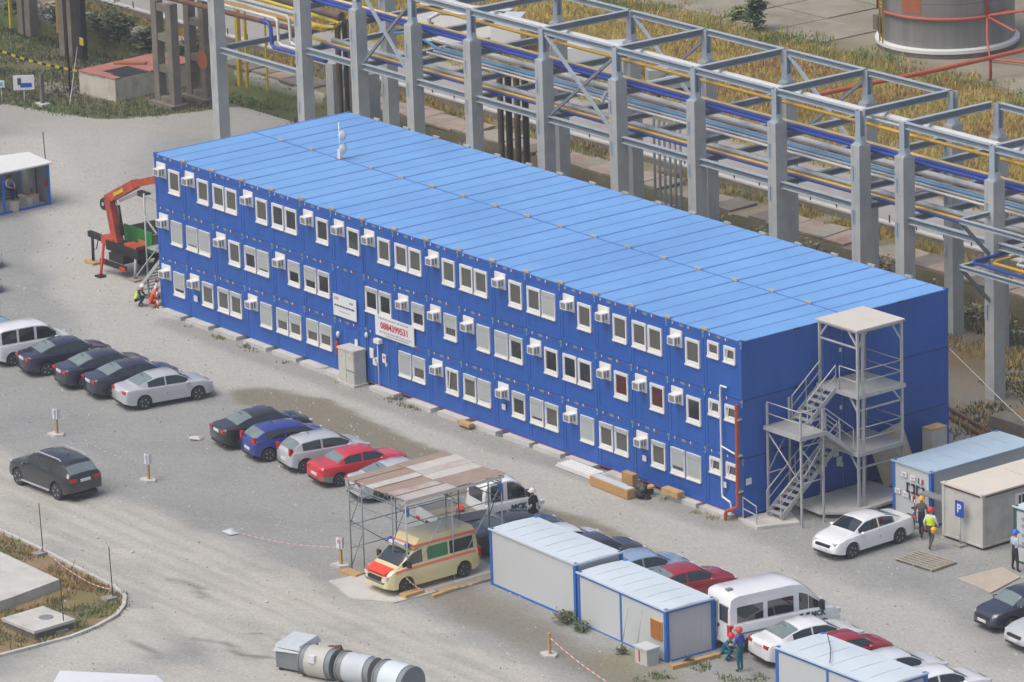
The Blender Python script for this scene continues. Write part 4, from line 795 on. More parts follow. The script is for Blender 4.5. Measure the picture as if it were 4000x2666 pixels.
# ------------------------------------------------------------------ vehicles: lofted bodies with real wheel arches, glass as separate patches
def lp(t, x):
    xs = [p[0] for p in t]; ys = [p[1] for p in t]; return float(np.interp(x, xs, ys))
def sml(t, x, e=.07): return (lp(t, x-e)+2*lp(t, x)+lp(t, x+e))/4
class Shape:
    def __init__(s, L, Wd, top, belt, wheels, tum=.74, r=.32, sill=.24, rear_flat=False, wt=None):
        s.L, s.W, s.top, s.belt, s.wheels, s.tum, s.r, s.sill = L, Wd, top, belt, wheels, tum, r, sill
        s.wt = wt or [(0, .84), (.05, .91), (.2, .955), (.6, .99), (.9, 1), (L-1.0, 1), (L-.45, .96), (L-.18, .88), (L-.05, .78), (L, .66)]
    def ring(s, x):
        w = s.W/2*lp(s.wt, x); R_ = s.r+.07
        zs = s.sill+.12*max(0, 1-x/.35)+.1*max(0, 1-(s.L-x)/.35)
        for xw in s.wheels:
            d = abs(x-xw)
            if d < R_: zs = max(zs, s.r+math.sqrt(R_*R_-d*d)*.98)
        zt = sml(s.top, x); zb = min(sml(s.belt, x), zt-.035); g = min(1, max(0, (zt-zb-.04)/.42))
        zm = max(min(.55, zb-.25), zs+.03); z4 = max(zm+.03, zb-.13)
        zb = max(zb, z4+.02); zt = max(zt, zb+.02)
        l = lambda a, b: a+(b-a)*g
        return [(0, zs), (w*.88, zs), (w*.99, zs+.02), (w, zm), (w*.985, z4), (w*.945, zb), (w*l(.87, .90), zb+.02*(1-g)+.015*g), (w*l(.82, s.tum), zt-l(.012, .075)), (w*l(.66, s.tum-.12), zt-l(.004, .022)), (0, zt+l(.0, .012))]
    def body(s, mt, low=None):
        xs = set(np.round(np.linspace(0, s.L, 30), 3)) | {.02, .05, .12, s.L-.02, s.L-.07, s.L-.14}
        for xw in s.wheels:
            for k in range(13): xs.add(round(xw+(s.r+.07)*math.cos(math.pi*k/12)*.999, 3))
            xs |= {round(xw-(s.r+.075), 3), round(xw+(s.r+.075), 3)}
        for t in (s.top, s.belt): xs |= {round(p[0], 3) for p in t}
        xs = sorted(x for x in xs if 0 <= x <= s.L); m = MB(); vs = []
        for x in xs:
            h = s.ring(x); full = h + [(-y, z) for y, z in h[-2:0:-1]]; vs += [(x-s.L/2, y, z) for y, z in full]
        n = 18; fs = []; fl = []
        for i in range(len(xs)-1):
            for k in range(n):
                f = (i*n+k, i*n+(k+1) % n, (i+1)*n+(k+1) % n, (i+1)*n+k); (fl if low and k in (1, 2, 15, 16) else fs).append(f)
        m.add(vs, fs+[tuple(range(n)), tuple(range((len(xs)-1)*n, len(xs)*n))[::-1]], mt, True)
        if low: m.add(vs, fl, low, True)
        # dark liner in the arches
        for xw in s.wheels: m.box(xw-s.r-.05-s.L/2, -s.W*.4, s.r-.1, xw+s.r+.05-s.L/2, s.W*.4, s.r+.04, 'plastic_black')
        return m
    def pt(s, x, k, u, side):
        h = s.ring(x); a, b = h[k], h[k+1]; return Vector((x-s.L/2, side*(a[0]+(b[0]-a[0])*u), a[1]+(b[1]-a[1])*u))
    def side_glass(s, x0, x1, side, u0=.08, u1=.93, off=.008, k=6, mt='glass', nx=8):
        m = MB(); vs = []
        for i in range(nx+1):
            x = x0+(x1-x0)*i/nx
            for u in (u0, (u0+u1)/2, u1): p = s.pt(x, k, u, side); vs.append(p+Vector((0, side*off, off*.4)))
        m.add(vs, [(i*3+j, i*3+j+1, i*3+j+4, i*3+j+3) for i in range(nx) for j in range(2)], mt, True); return m
    def cross_glass(s, x0, x1, mt='glass', off=.01, inset=.0, nx=7, vend=1.0):
        m = MB(); vs = []; sg = 1 if (x0+x1)/2 > s.L/2 else -1
        for i in range(nx+1):
            x = x0+(x1-x0)*i/nx; h = s.ring(x); w7, w8, w9 = h[7], h[8], h[9]; pts = []
            for q in (-1, -.78, -.4, 0, .4, .78, 1):
                a = abs(q)
                if a > .75: t = (a-.75)/.25*.85; y = w8[0]+(w7[0]-w8[0])*t; z = w8[1]+(w7[1]-w8[1])*t
                else: t = a/.75; y = w8[0]*t; z = w9[1]+(w8[1]-w9[1])*t
                pts.append((x-s.L/2+sg*off, math.copysign(y, q)*.97, z+off))
            vs += pts
        m.add(vs, [(i*7+j, i*7+j+1, i*7+j+8, i*7+j+7) for i in range(nx) for j in range(6)], mt, True); return m
def wheel_meshes(r, w=.2, rim='rim'):
    m = MB(); m.lathe([(r*.66, -w/2), (r*.93, -w/2), (r, -w/3), (r, w/3), (r*.93, w/2), (r*.66, w/2)], 'tyre', 24, axis='y'); a = m.mesh('tyre')
    m = MB(); m.lathe([(.03, -w*.42), (r*.2, -w*.46), (r*.3, -w*.36), (r*.6, -w*.4), (r*.67, -w*.48), (r*.67, w*.48), (r*.6, w*.4), (r*.3, w*.36), (r*.2, w*.46), (.03, w*.42)], rim, 20, axis='y')
    for k in range(5):
        t = 2*math.pi*k/5
        for s_ in (-1, 1): m.bar((r*.2*math.cos(t), s_*w*.42, r*.2*math.sin(t)), (r*.62*math.cos(t), s_*w*.44, r*.62*math.sin(t)), .05, .03, rim, (0, 1, 0))
    for k in range(5):
        t = 2*math.pi*(k+.5)/5
        for s_ in (-1, 1): m.blob((r*.48*math.cos(t), s_*w*.36, r*.48*math.sin(t)), .022, 'plastic_black', 5, 1, 0)
    return a, m.mesh('rim')
WHEELS = {}
def add_wheels(t, s, rim='rim'):
    key = (s.r, rim)
    if key not in WHEELS: WHEELS[key] = wheel_meshes(s.r, .21, rim)
    for xw in s.wheels:
        for sd in (-1, 1):
            w = inst('wheel', None, t, (xw-s.L/2, sd*(s.W/2-.11), s.r)); inst('tyre', WHEELS[key][0], w, (0, 0, 0)); inst('rim', WHEELS[key][1], w, (0, 0, 0))
SEDAN = Shape(4.55, 1.78, [(0, .84), (.04, .98), (.14, 1.04), (.62, 1.07), (1.2, 1.31), (1.65, 1.43), (2.2, 1.465), (2.75, 1.42), (3.42, 1.02), (3.9, .95), (4.25, .85), (4.45, .7), (4.55, .5)], [(0, .8), (.14, .97), (.62, .98), (1.5, .955), (3.3, .92), (3.9, .87), (4.25, .77), (4.45, .62), (4.55, .44)], (.93, 3.62), .72, .32)
OLDSEDAN = Shape(4.4, 1.68, [(0, .82), (.03, .95), (.1, .99), (.78, 1.01), (1.2, 1.28), (1.4, 1.36), (2.2, 1.40), (2.65, 1.36), (3.2, .99), (3.8, .92), (4.25, .84), (4.38, .74), (4.4, .5)], [(0, .8), (.1, .93), (.8, .93), (3.2, .9), (3.8, .86), (4.25, .78), (4.4, .45)], (.85, 3.5), .74, .3)
HATCH = Shape(4.05, 1.7, [(0, .85), (.03, 1.0), (.1, 1.06), (.36, 1.26), (.62, 1.42), (1.3, 1.48), (2.1, 1.46), (2.5, 1.39), (3.1, 1.02), (3.5, .95), (3.85, .82), (3.98, .66), (4.05, .46)], [(0, .8), (.1, .98), (.6, .97), (3.0, .93), (3.5, .87), (3.85, .74), (4.05, .42)], (.68, 3.22), .76, .31)
OLDHATCH = Shape(3.95, 1.64, [(0, .84), (.04, .98), (.1, 1.02), (.5, 1.3), (.68, 1.36), (2.0, 1.40), (2.4, 1.35), (2.95, .97), (3.4, .91), (3.8, .8), (3.92, .64), (3.95, .46)], [(0, .8), (.1, .94), (2.9, .9), (3.4, .84), (3.8, .72), (3.95, .42)], (.62, 3.08), .76, .3)
SUV = Shape(4.85, 1.95, [(0, .9), (.03, 1.12), (.1, 1.2), (.5, 1.56), (.72, 1.66), (1.6, 1.74), (2.5, 1.73), (2.95, 1.66), (3.65, 1.22), (4.2, 1.12), (4.6, .98), (4.78, .78), (4.85, .58)], [(0, .86), (.1, 1.12), (3.6, 1.08), (4.2, 1.02), (4.6, .9), (4.85, .52)], (.92, 3.85), .75, .38, .32)
MPV = Shape(4.2, 1.78, [(0, .95), (.02, 1.55), (.1, 1.78), (.4, 1.84), (1.8, 1.86), (2.4, 1.8), (2.65, 1.72), (3.25, 1.16), (3.7, 1.04), (4.0, .9), (4.14, .72), (4.2, .5)], [(0, .93), (.02, 1.05), (3.2, 1.04), (3.7, .97), (4.0, .82), (4.2, .46)], (.72, 3.4), .84, .32, wt=[(0, .93), (.1, .985), (.5, 1), (3.2, 1), (3.8, .95), (4.1, .82), (4.2, .66)])
VAN = Shape(4.75, 1.88, [(0, .98), (.02, 1.5), (.12, 1.78), (.4, 1.84), (2.7, 1.86), (3.15, 1.8), (3.4, 1.7), (4.1, 1.16), (4.45, 1.05), (4.62, .9), (4.72, .72), (4.75, .5)], [(0, .95), (.02, 1.1), (3.9, 1.08), (4.4, 1.0), (4.62, .82), (4.75, .46)], (.85, 3.8), .84, .33, wt=[(0, .93), (.1, .985), (.5, 1), (3.8, 1), (4.4, .95), (4.65, .84), (4.75, .7)])
BUS = Shape(5.25, 2.0, [(0, 1.05), (.02, 2.1), (.1, 2.38), (.4, 2.46), (2.9, 2.47), (3.3, 2.4), (3.6, 2.22), (4.35, 1.42), (4.85, 1.16), (5.1, .98), (5.2, .8), (5.25, .55)], [(0, 1.0), (.02, 1.22), (4.3, 1.2), (4.85, 1.08), (5.1, .9), (5.25, .5)], (1.0, 4.25), .88, .34, .3, wt=[(0, .95), (.08, .99), (.4, 1), (4.2, 1), (4.8, .95), (5.1, .84), (5.25, .7)])
CREW = Shape(2.9, 1.95, [(0, 1.0), (.02, 1.75), (.1, 2.02), (.35, 2.12), (1.2, 2.18), (1.5, 2.1), (1.7, 1.96), (2.2, 1.36), (2.5, 1.16), (2.74, .98), (2.86, .75), (2.9, .5)], [(0, 1.0), (.02, 1.2), (2.15, 1.2), (2.5, 1.06), (2.74, .86), (2.9, .46)], (2.15,), .86, .34, .36, wt=[(0, .95), (.08, .99), (.4, 1), (2.1, 1), (2.5, .95), (2.78, .84), (2.9, .7)])
BODIES = {}
SPEC = {   # rear glass, windscreen, side glass spans, tail lamp (w,h,z), head lamp (w,h,z), mirror x
    'sedan': (SEDAN, (.74, 1.5), (2.8, 3.36), [(1.18, 2.02), (2.1, 3.18)], (.34, .17, .88), (.4, .15, .7), 3.1), 'old_sedan': (OLDSEDAN, (.84, 1.22), (2.68, 3.14), [(1.16, 1.98), (2.08, 3.02)], (.3, .14, .8), (.34, .14, .68), 2.9),
    'hatch': (HATCH, (.13, .56), (2.5, 3.04), [(.62, 1.5), (1.6, 2.88)], (.2, .4, 1.02), (.34, .16, .72), 2.8), 'old_hatch': (OLDHATCH, (.13, .48), (2.42, 2.9), [(.55, 1.42), (1.52, 2.75)], (.22, .22, .82), (.34, .13, .68), 2.65),
    'suv': (SUV, (.14, .5), (2.98, 3.58), [(.65, 1.3), (1.38, 2.28), (2.36, 3.4)], (.42, .17, .98), (.4, .16, .86), 3.3), 'mpv': (MPV, None, (2.66, 3.2), [(.22, .98), (1.1, 1.88), (2.02, 3.02)], (.14, .55, 1.05), (.3, .22, .8), 2.95)}
def lamp(t, name, mt, x, y, z, dx, dy, dz, rz=0):
    m = MB(); a, b, c = dx/2, dy/2, dz/2; k = .75
    vs = [(-a, -b*.92, -c*.8), (-a, b*.92, -c*.8), (-a, b*.92, c*.8), (-a, -b*.92, c*.8), (a, -b*k, -c*.7), (a, b*k, -c*.7), (a, b*k, c*.7), (a, -b*k, c*.7)]
    m.add(vs, [(0, 1, 2, 3), (4, 7, 6, 5), (0, 4, 5, 1), (1, 5, 6, 2), (2, 6, 7, 3), (3, 7, 4, 0)], mt); o = m.build(name, t, (x, y, z)); o.rotation_euler = (0, 0, rz); return o
def car(kind, paint, label, cat, tail, hd, group=None, glass='glass', low=None, rim='rim', tl='lamp_red', front=None):
    s, rg, ws, sides, tlm, hlm, mx = SPEC[kind]; a = R(hd); d = Vector((math.cos(a), math.sin(a), 0))
    c = (Vector((tail[0], tail[1], 0))+d*s.L/2) if front is None else (Vector((front[0], front[1], 0))-d*s.L/2)
    t = thing({'sedan': 'sedan_car', 'old_sedan': 'sedan_car', 'hatch': 'hatchback_car', 'old_hatch': 'hatchback_car', 'suv': 'suv_car', 'mpv': 'passenger_van'}[kind], label, cat, c, a, group)
    key = (kind, paint, low)
    if key not in BODIES: BODIES[key] = s.body(paint, low).mesh('body')
    inst('body', BODIES[key], t, (0, 0, 0)); add_wheels(t, s, rim)
    gk = (kind, glass, 'g')
    if gk not in BODIES:
        g = [('windscreen', s.cross_glass(ws[0], ws[1], glass).mesh('windscreen'))]
        if rg: g.append(('rear_window', s.cross_glass(rg[0], rg[1], 'glass_pale').mesh('rear_window')))
        for x0, x1 in sides:
            for sd in (-1, 1): g.append(('side_window', s.side_glass(x0, x1, sd, mt=glass).mesh('side_window')))
        BODIES[gk] = g
    for n_, me_ in BODIES[gk]: inst(n_, me_, t, (0, 0, 0))
    hl = s.L/2
    for sd in (-1, 1):
        lamp(t, 'tail_light', tl, -hl+.07, sd*(s.W/2*.865-tlm[0]/2), tlm[2], .16, tlm[0], tlm[1], 0)
        lamp(t, 'headlight', 'lamp_clear', hl-.27, sd*(s.W/2*.845-hlm[0]/2), hlm[2], .3, hlm[0], hlm[1], -sd*.3)
        m = MB(); m.blob((0, 0, 0), .1, paint, 8, .75, 0); m.bar((0, -sd*.02, -.04), (0, -sd*.2, -.06), .05, .04, 'plastic_black'); m.build('mirror', t, (mx-hl, sd*(s.W/2+.05), lp(s.belt, mx)+.06))
    m = MB(); m.box(-hl-.03, -.26, tlm[2]-.1 if kind in ('sedan', 'suv') else .52, -hl+.05, .26, (tlm[2]+.02 if kind in ('sedan', 'suv') else .64), 'plate'); m.build('number_plate', t)
    m = MB(); m.box(hl-.05, -.26, .4, hl+.025, .26, .51, 'plate'); m.build('number_plate', t)
    m = MB(); m.box(hl-.16, -.42, .55, hl-.0, .42, .66, 'plastic_black'); m.box(hl-.1, -.55, .24, hl-.02, .55, .36, 'plastic_black'); m.build('grille', t)
    m = MB(); m.box(-hl+.0, -.6, .25, -hl+.12, .6, .36, 'plastic_black'); m.build('rear_bumper_insert', t)
    if kind == 'mpv': 
        m = MB(); m.box(-hl-.01, -.68, 1.12, -hl+.06, .68, 1.62, 'glass'); m.build('rear_window', t)
    if kind == 'suv':
        for sd in (-1, 1): MB().tube([(-hl+.85, sd*.66, 1.70), (-hl+1.0, sd*.67, 1.775), (-hl+2.5, sd*.68, 1.79), (-hl+2.75, sd*.67, 1.70)], .032, 'rim', 6).build('roof_rail', t); MB().bar((-1.05, sd*.96, .34), (1.1, sd*.96, .34), .14, .06, 'rim').build('side_step', t)
    for x, k_ in ((sides[0][1]+.05, 1),):
        for sd in (-1, 1):
            m = MB(); p0, p1 = s.pt(x, 3, .0, sd), s.pt(x, 4, .9, sd); m.bar(p0+Vector((0, sd*.002, 0)), p1+Vector((0, sd*.004, 0)), .016, .012, 'plastic_black'); m.build('door_seam', t)
    if kind in ('sedan', 'hatch', 'suv'): m = MB(); m.tube([(-hl+1.3, 0, s.top and sml(s.top, 1.3)+.0), (-hl+1.15, 0, sml(s.top, 1.3)+.14)], .014, 'plastic_black', 5); m.build('aerial', t)
    return t
G1 = 'cars parked in the long row facing the blue block'
car('mpv', 'paint_white', 'white small passenger van at the left end of the parked row', 'van', (2.25, -11.15), 82, G1)
car('sedan', 'paint_midnight', 'dark blue sedan parked right beside the white van', 'car', (4.65, -11.0), 80, G1)
car('sedan', 'paint_midnight', 'dark blue sedan in the middle of the three alike', 'car', (7.65, -10.85), 80, G1)
car('sedan', 'paint_midnight', 'dark blue sedan beside the silver sedan with alloy wheels', 'car', (9.9, -10.7), 80, G1)
car('sedan', 'paint_silver', 'silver sedan at the end of the left parked row', 'car', (12.3, -10.6), 80, G1)
car('sedan', 'paint_black', 'black sedan parked beside the blue hatchback', 'car', (20.35, -10.65), 80, G1)
car('hatch', 'paint_blue', 'blue hatchback with tall red tail lights', 'car', (22.75, -10.65), 80, G1)
car('hatch', 'paint_silver', 'silver hatchback between the blue hatchback and the bright red sedan', 'car', (25.2, -10.4), 80, G1, rim='rim_dark')
car('old_sedan', 'paint_red', 'bright red older sedan with dark lower body', 'car', (27.8, -10.6), 82, G1, low='plastic_grey', rim='rim_dark')
car('sedan', 'paint_silver', 'silver sedan partly under the rusty canopy roof', 'car', (30.65, -10.6), 80, G1)
car('sedan', 'paint_charcoal', 'dark grey sedan behind the first white cabin next to the flatbed truck', 'car', (39.75, -11.25), 80, G1)
car('hatch', 'paint_pearl', 'pale hatchback mostly hidden behind the first white cabin', 'car', (42.55, -10.6), 80, G1)
car('sedan', 'paint_charcoal', 'dark sedan behind the roof step between the two white cabins', 'car', (44.3, -10.75), 80, G1)
car('sedan', 'paint_steelblue', 'pale blue sedan behind the white cabins', 'car', (47.2, -10.6), 80, G1)
car('sedan', 'paint_crimson', 'dark red sedan beside the white minibus', 'car', (49.75, -10.4), 80, G1)
car('sedan', 'paint_white', 'white sedan seen from behind next to the white minibus', 'car', (58.05, -10.9), 80, G1)
car('old_hatch', 'paint_crimson', 'red older hatchback behind the cut off cabin', 'car', (60.15, -10.45), 81, G1, rim='rim_dark')
car('sedan', 'paint_pearl', 'silver white sedan at the lower right behind the cut off cabin', 'car', (62.95, -10.9), 80, G1)
car('sedan', 'paint_white', 'white sedan just entering at the bottom right corner of the picture', 'car', (65.4, -10.9), 80, G1)
car('hatch', 'paint_steelblue', 'pale blue car mostly hidden left of the white passenger van', 'car', (-.5, -11.4), 82, G1)
car('hatch', 'paint_white', 'white car with only its nose in view, upper one at the left edge', 'car', None, 80, None, front=(-12.7, -1.4))
car('hatch', 'paint_white', 'white car with only its nose in view, lower one at the left edge', 'car', None, 80, None, front=(-8.8, -3.9))
car('suv', 'paint_black', 'black large SUV with silver roof rails driving on the gravel', 'car', None, 182, None, front=(17.75, -19.25))
car('sedan', 'paint_white', 'white sedan parked in front of the escape stair tower', 'car', None, -88, None, front=(50.2, -.75))
car('old_hatch', 'paint_navy', 'dark blue hatchback facing the camera at the right edge', 'car', None, -96, None, front=(61.1, -1.85), glass='glass_pale')
car('sedan', 'paint_silver', 'silver white sedan nose at the right edge beside the dark hatchback', 'car', None, -96, None, front=(63.6, -2.5))
# flatbed crew cab truck
a = R(80); t = thing('flatbed_truck', 'white crew cab flatbed truck with green letters parked under the rusty canopy edge', 'truck', (37.25, -8.35, 0), a)
s = CREW; cx = .95+s.L/2-.0
b_ = inst('cab_body', s.body('paint_white').mesh('cab_body'), t, (.95, 0, 0))
for n_, mm in (('windscreen', s.cross_glass(1.72, 2.17)), *[('side_window', s.side_glass(x0, x1, sd)) for x0, x1 in ((.3, .88), (1.08, 2.0)) for sd in (-1, 1)]): mm.build(n_, t, (.95, 0, 0))
m = MB(); m.box(-.51, -.6, 1.3, -.49, .6, 1.85, 'glass'); m.build('rear_window', t)
MB().box(-2.75, -1.0, .72, -.55, 1.0, .82, 'truck_grey').build('bed_floor', t)
for x0, y0, x1, y1, n_ in ((-2.8, -1.03, -.52, -.98, 'side_board'), (-2.8, .98, -.52, 1.03, 'side_board'), (-2.83, -1.03, -2.78, 1.03, 'tail_board')): MB().box(x0, y0, .74, x1, y1, 1.12, 'paint_silver').build(n_, t)
MB().box(-2.7, -.4, .45, 2.0, .4, .7, 'black_steel').build('chassis', t)
for x, y in ((-1.75, .85), (-1.75, -.85), (1.65, .86), (1.65, -.86)): w = inst('wheel', None, t, (x, y, .34)); inst('tyre', WHEELS[(.32, 'rim')][0], w, (0, 0, 0)); inst('rim', WHEELS[(.32, 'rim')][1], w, (0, 0, 0))
for sd in (-1, 1): lamp(t, 'headlight', 'lamp_clear', 2.22, sd*.7, .85, .3, .3, .22); lamp(t, 'tail_light', 'lamp_red', -2.84, sd*.85, .62, .08, .3, .12); m = MB(); m.box(-.06, -.09, 0, .06, .09, .3, 'plastic_black'); m.build('mirror', t, (1.45, sd*1.12, 1.35))
put_text('MCK', .34, 'logo_teal', t, (1.05, -.995, .92), (R(90), 0, 0), 'lettering', .02); m = MB(); m.box(.65, -.995, .7, 1.45, -.985, .74, 'logo_teal'); m.build('underline', t)
MB().blob((-1.2, .1, .95), .22, 'fluor_red', 8, .7, .1).build('red_bundle', t)
# minibus
a = R(81); s = BUS; t = thing('minibus', 'white high roof minibus with dark windows beside the blue framed cabin', 'minibus', (56.1, -8.35, 0), a)
inst('body', s.body('paint_white').mesh('body'), t, (0, 0, 0)); add_wheels(t, s)
s.cross_glass(3.62, 4.32).build('windscreen', t)
for x0, x1 in ((.35, 1.55), (1.75, 2.95), (3.2, 3.62), (3.66, 4.15)):
    for sd in (-1, 1): s.side_glass(x0, x1, sd, .06, .62 if x1 < 3 else .7).build('side_window', t)
hl = s.L/2
for sd in (-1, 1):
    MB().box(-hl-.02, sd*.46-.3, 1.32, -hl+.05, sd*.46+.3, 1.98, 'glass').build('rear_window', t)
    MB().box(-hl-.03, sd*.86-.1, .8, -hl+.14, sd*.86+.12, 1.25, 'lamp_red').build('tail_light', t); lamp(t, 'headlight', 'lamp_clear', hl-.22, sd*.68, .88, .34, .36, .26); MB().box(-.06, -.1, -.18, .08, .1, .2, 'plastic_black').build('mirror', t, (1.5, sd*1.12, 1.4))
MB().box(-hl-.03, -.012, .6, -hl+.01, .012, 2.1, 'plastic_grey').build('door_seam', t); MB().box(-hl-.05, -.12, 1.02, -hl, -.02, 1.14, 'plastic_black').build('handle', t)
MB().box(-.4, -1.01, .66, 1.1, -.985, .7, 'plastic_grey').box(-2.4, -1.01, .84, .2, -.985, .9, 'plastic_grey').build('side_strip', t)
MB().box(.55, -1.015, 1.05, .7, -.985, 1.15, 'plastic_black').box(.85, -1.015, 1.05, 1.0, -.985, 1.15, 'plastic_black').build('handle', t)
put_text('MCK', .3, 'logo_teal', t, (1.4, -1.005, 1.02), (R(90), 0, 0), 'lettering', .015)
MB().box(-.12, -.1, 0, .12, .1, .07, 'plastic_grey').build('roof_vent', t, (-2.2, -.2, 2.46)); MB().box(hl-.35, -.7, .35, hl-.02, .7, .6, 'plastic_black').build('bumper', t)
# ambulance
a = R(-90); s = VAN; t = thing('ambulance', 'cream ambulance with red stripes and blue lights under the rusty canopy', 'ambulance', (41.2, -14.75, .06), a)
inst('body', s.body('paint_cream').mesh('body'), t, (0, 0, 0)); add_wheels(t, s, 'rim_dark')
s.cross_glass(3.44, 4.06).build('windscreen', t)
for x0, x1, mt_ in ((.3, 1.5, 'glass'), (1.6, 2.65, 'glass_green'), (2.9, 3.9, 'glass')):
    for sd in (-1, 1): s.side_glass(x0, x1, sd, .1, .9, mt=mt_).build('side_window', t)
for sd in (-1, 1):
    s.side_glass(.05, 4.3, sd, .1, 1.0, k=4, mt='pale_red', off=.006, nx=20).build('side_stripe', t)
    MB().box(-s.L/2-.02, sd*.45-.32, 1.12, -s.L/2+.05, sd*.45+.32, 1.6, 'glass').build('rear_window', t); MB().box(-s.L/2-.03, sd*.82-.08, .75, -s.L/2+.1, sd*.82+.1, 1.15, 'lamp_red').build('tail_light', t)
    lamp(t, 'headlight', 'lamp_clear', s.L/2-.2, sd*.64, .78, .32, .34, .2); MB().box(-.05, -.1, -.12, .06, .1, .14, 'plastic_black').build('mirror', t, (1.35, sd*1.04, 1.25))
m = MB(); vs = [(-2.3, -.8, 1.76), (.95, -.8, 1.78), (.95, .8, 1.78), (-2.3, .8, 1.76), (-2.1, -.7, 2.12), (.55, -.7, 2.12), (.55, .7, 2.12), (-2.1, .7, 2.12)]
m.add(vs, [(0, 1, 5, 4), (1, 2, 6, 5), (2, 3, 7, 6), (3, 0, 4, 7), (4, 5, 6, 7)], 'paint_cream'); m.build('high_roof', t)
m = MB()
for sd in (-1, 1): m.bar((-2.28, sd*.785, 1.86), (.93, sd*.785, 1.88), .06, .1, 'pale_red')
m.bar((.9, -.78, 1.88), (.9, .78, 1.88), .06, .1, 'pale_red'); m.build('roof_stripe', t)
m = MB(); m.box(1.0, -.6, 1.82, 1.2, .6, 1.94, 'sign_white'); m.build('light_bar', t)
for sd in (-1, 1): MB().blob((1.1, sd*.6, 1.92), .13, 'sign_blue', 10, .9, 0).build('blue_beacon', t)
MB().add([(1.88, -.7, .99), (1.88, .7, .99), (2.3, .66, .84), (2.3, -.66, .84), (1.88, -.7, 1.12), (1.88, .7, 1.12), (2.36, .62, .96), (2.36, -.62, .96)], [(0, 3, 2, 1), (4, 5, 6, 7), (0, 1, 5, 4), (1, 2, 6, 5), (2, 3, 7, 6), (3, 0, 4, 7)], 'fluor_red').build('bonnet_stripe', t)
MB().add([(2.0, -.86, .32), (2.3, -.62, .32), (2.3, .62, .32), (2.0, .86, .32), (2.0, -.9, .62), (2.42, -.6, .6), (2.42, .6, .6), (2.0, .9, .62)], [(0, 3, 2, 1), (4, 5, 6, 7), (0, 1, 5, 4), (1, 2, 6, 5), (2, 3, 7, 6), (3, 0, 4, 7)], 'plastic_grey').box(2.3, -.42, .64, 2.41, .42, .78, 'plastic_black').build('bumper', t)
MB().box(-1.3, -.96, 1.25, -1.0, -.945, 1.6, 'sign_white').build('window_notice', t)

# ------------------------------------------------------------------ crane truck at the left end
t = thing('crane_truck', 'flatbed crane truck with orange folding crane and green end board', 'truck', (0, 0, 0))
MB().box(-7.2, 1.7, .75, -5.9, 10.2, 1.15, 'black_steel').build('chassis', t)
MB().box(-7.85, 3.1, 1.15, -5.3, 8.6, 1.28, 'truck_grey').build('bed_floor', t)
for b4 in ((-7.85, 3.16, -7.78, 8.6), (-5.37, 3.16, -5.3, 8.6), (-7.85, 8.6, -5.3, 8.67)): MB().box(b4[0], b4[1], 1.28, b4[2], b4[3], 2.1, 'truck_grey').build('side_board', t)
MB().box(-7.85, 3.08, 1.15, -5.3, 3.155, 2.25, 'truck_green').build('end_board', t); MB().box(-6.5, 3.05, 1.3, -5.9, 3.08, 1.7, 'pale_red').build('sticker', t)
MB().box(-7.8, 8.9, .9, -5.4, 10.9, 2.9, 'crane_orange').build('cab', t); MB().box(-7.6, 8.88, 2.0, -5.6, 8.9, 2.7, 'glass').build('rear_window', t)
for x in (-7.55, -5.6):
    for y in (3.9, 5.1, 9.6): w = inst('wheel', None, t, (x, y, .5), R(90)); MB().lathe([(.2, -.14), (.5, -.14), (.5, .14), (.2, .14)], 'tyre', 20, axis='y').build('tyre', w, (0, 0, 0)); MB().lathe([(.03, -.1), (.3, -.12), (.3, .12), (.03, .1)], 'rim_dark', 16, axis='y').build('rim', w, (0, 0, 0))
MB().box(-7.95, 1.62, .45, -5.7, 1.78, .68, 'black_steel').build('bumper', t)
for x in (-7.9, -6.1): MB().box(x, 1.58, .46, x+.5, 1.63, .66, 'lamp_red').build('tail_light', t)
MB().box(-7.9, 2.0, 1.1, -5.0, 2.65, 1.6, 'black_steel').build('crane_base', t)
for x0, x1 in ((-8.4, -7.3), (-6.3, -5.2)): MB().box(x0, 2.05, 1.28, x1, 2.6, 1.72, 'crane_orange').build('outrigger_housing', t)
MB().bar((-9.85, 2.3, 1.5), (-8.3, 2.3, 1.45), .24, .28, 'black_steel').build('outrigger_beam', t); MB().tube([(-9.6, 2.3, 1.4), (-9.55, 2.25, .15)], .08, 'black_steel', 8).box(-9.95, 1.95, .02, -9.1, 2.4, .12, 'wood').build('outrigger_leg', t)
MB().tube([(-8.1, 2.0, 1.3), (-7.1, 1.1, .1)], .07, 'red_paint', 8).box(-7.3, .85, .02, -6.85, 1.25, .1, 'black_steel').build('outrigger_leg', t); MB().tube([(-5.3, 2.1, 1.3), (-5.3, 1.95, .1)], .08, 'galv', 8).box(-5.65, 1.7, .02, -4.95, 2.15, .1, 'wood_grey').build('outrigger_leg', t)
MB().bar((-7.2, 2.3, 1.5), (-7.75, 2.3, 3.7), .42, .5, 'crane_orange').build('crane_column', t)
MB().tube([(-6.75, 2.3, 2.0), (-7.05, 2.3, 3.5)], .11, 'black_steel', 8).tube([(-6.9, 2.3, 2.9), (-7.25, 2.3, 3.75)], .05, 'rim', 8).build('ram', t)
MB().bar((-7.95, 2.3, 3.65), (-5.3, 2.3, 4.95), .36, .46, 'crane_orange').build('boom', t); MB().bar((-5.3, 2.3, 4.95), (-3.2, 2.3, 5.6), .3, .38, 'crane_orange').build('boom_extension', t)
MB().bar((-7.1, 2.1, 4.07), (-6.2, 2.1, 4.5), .02, .18, 'bright_yellow').build('boom_mark', t); MB().bar((-6.9, 2.35, 3.75), (-5.0, 2.35, 4.6), .14, .12, 'galv').box(-4.9, 2.1, 4.45, -4.1, 2.4, 4.7, 'black_steel').build('lower_ram', t)
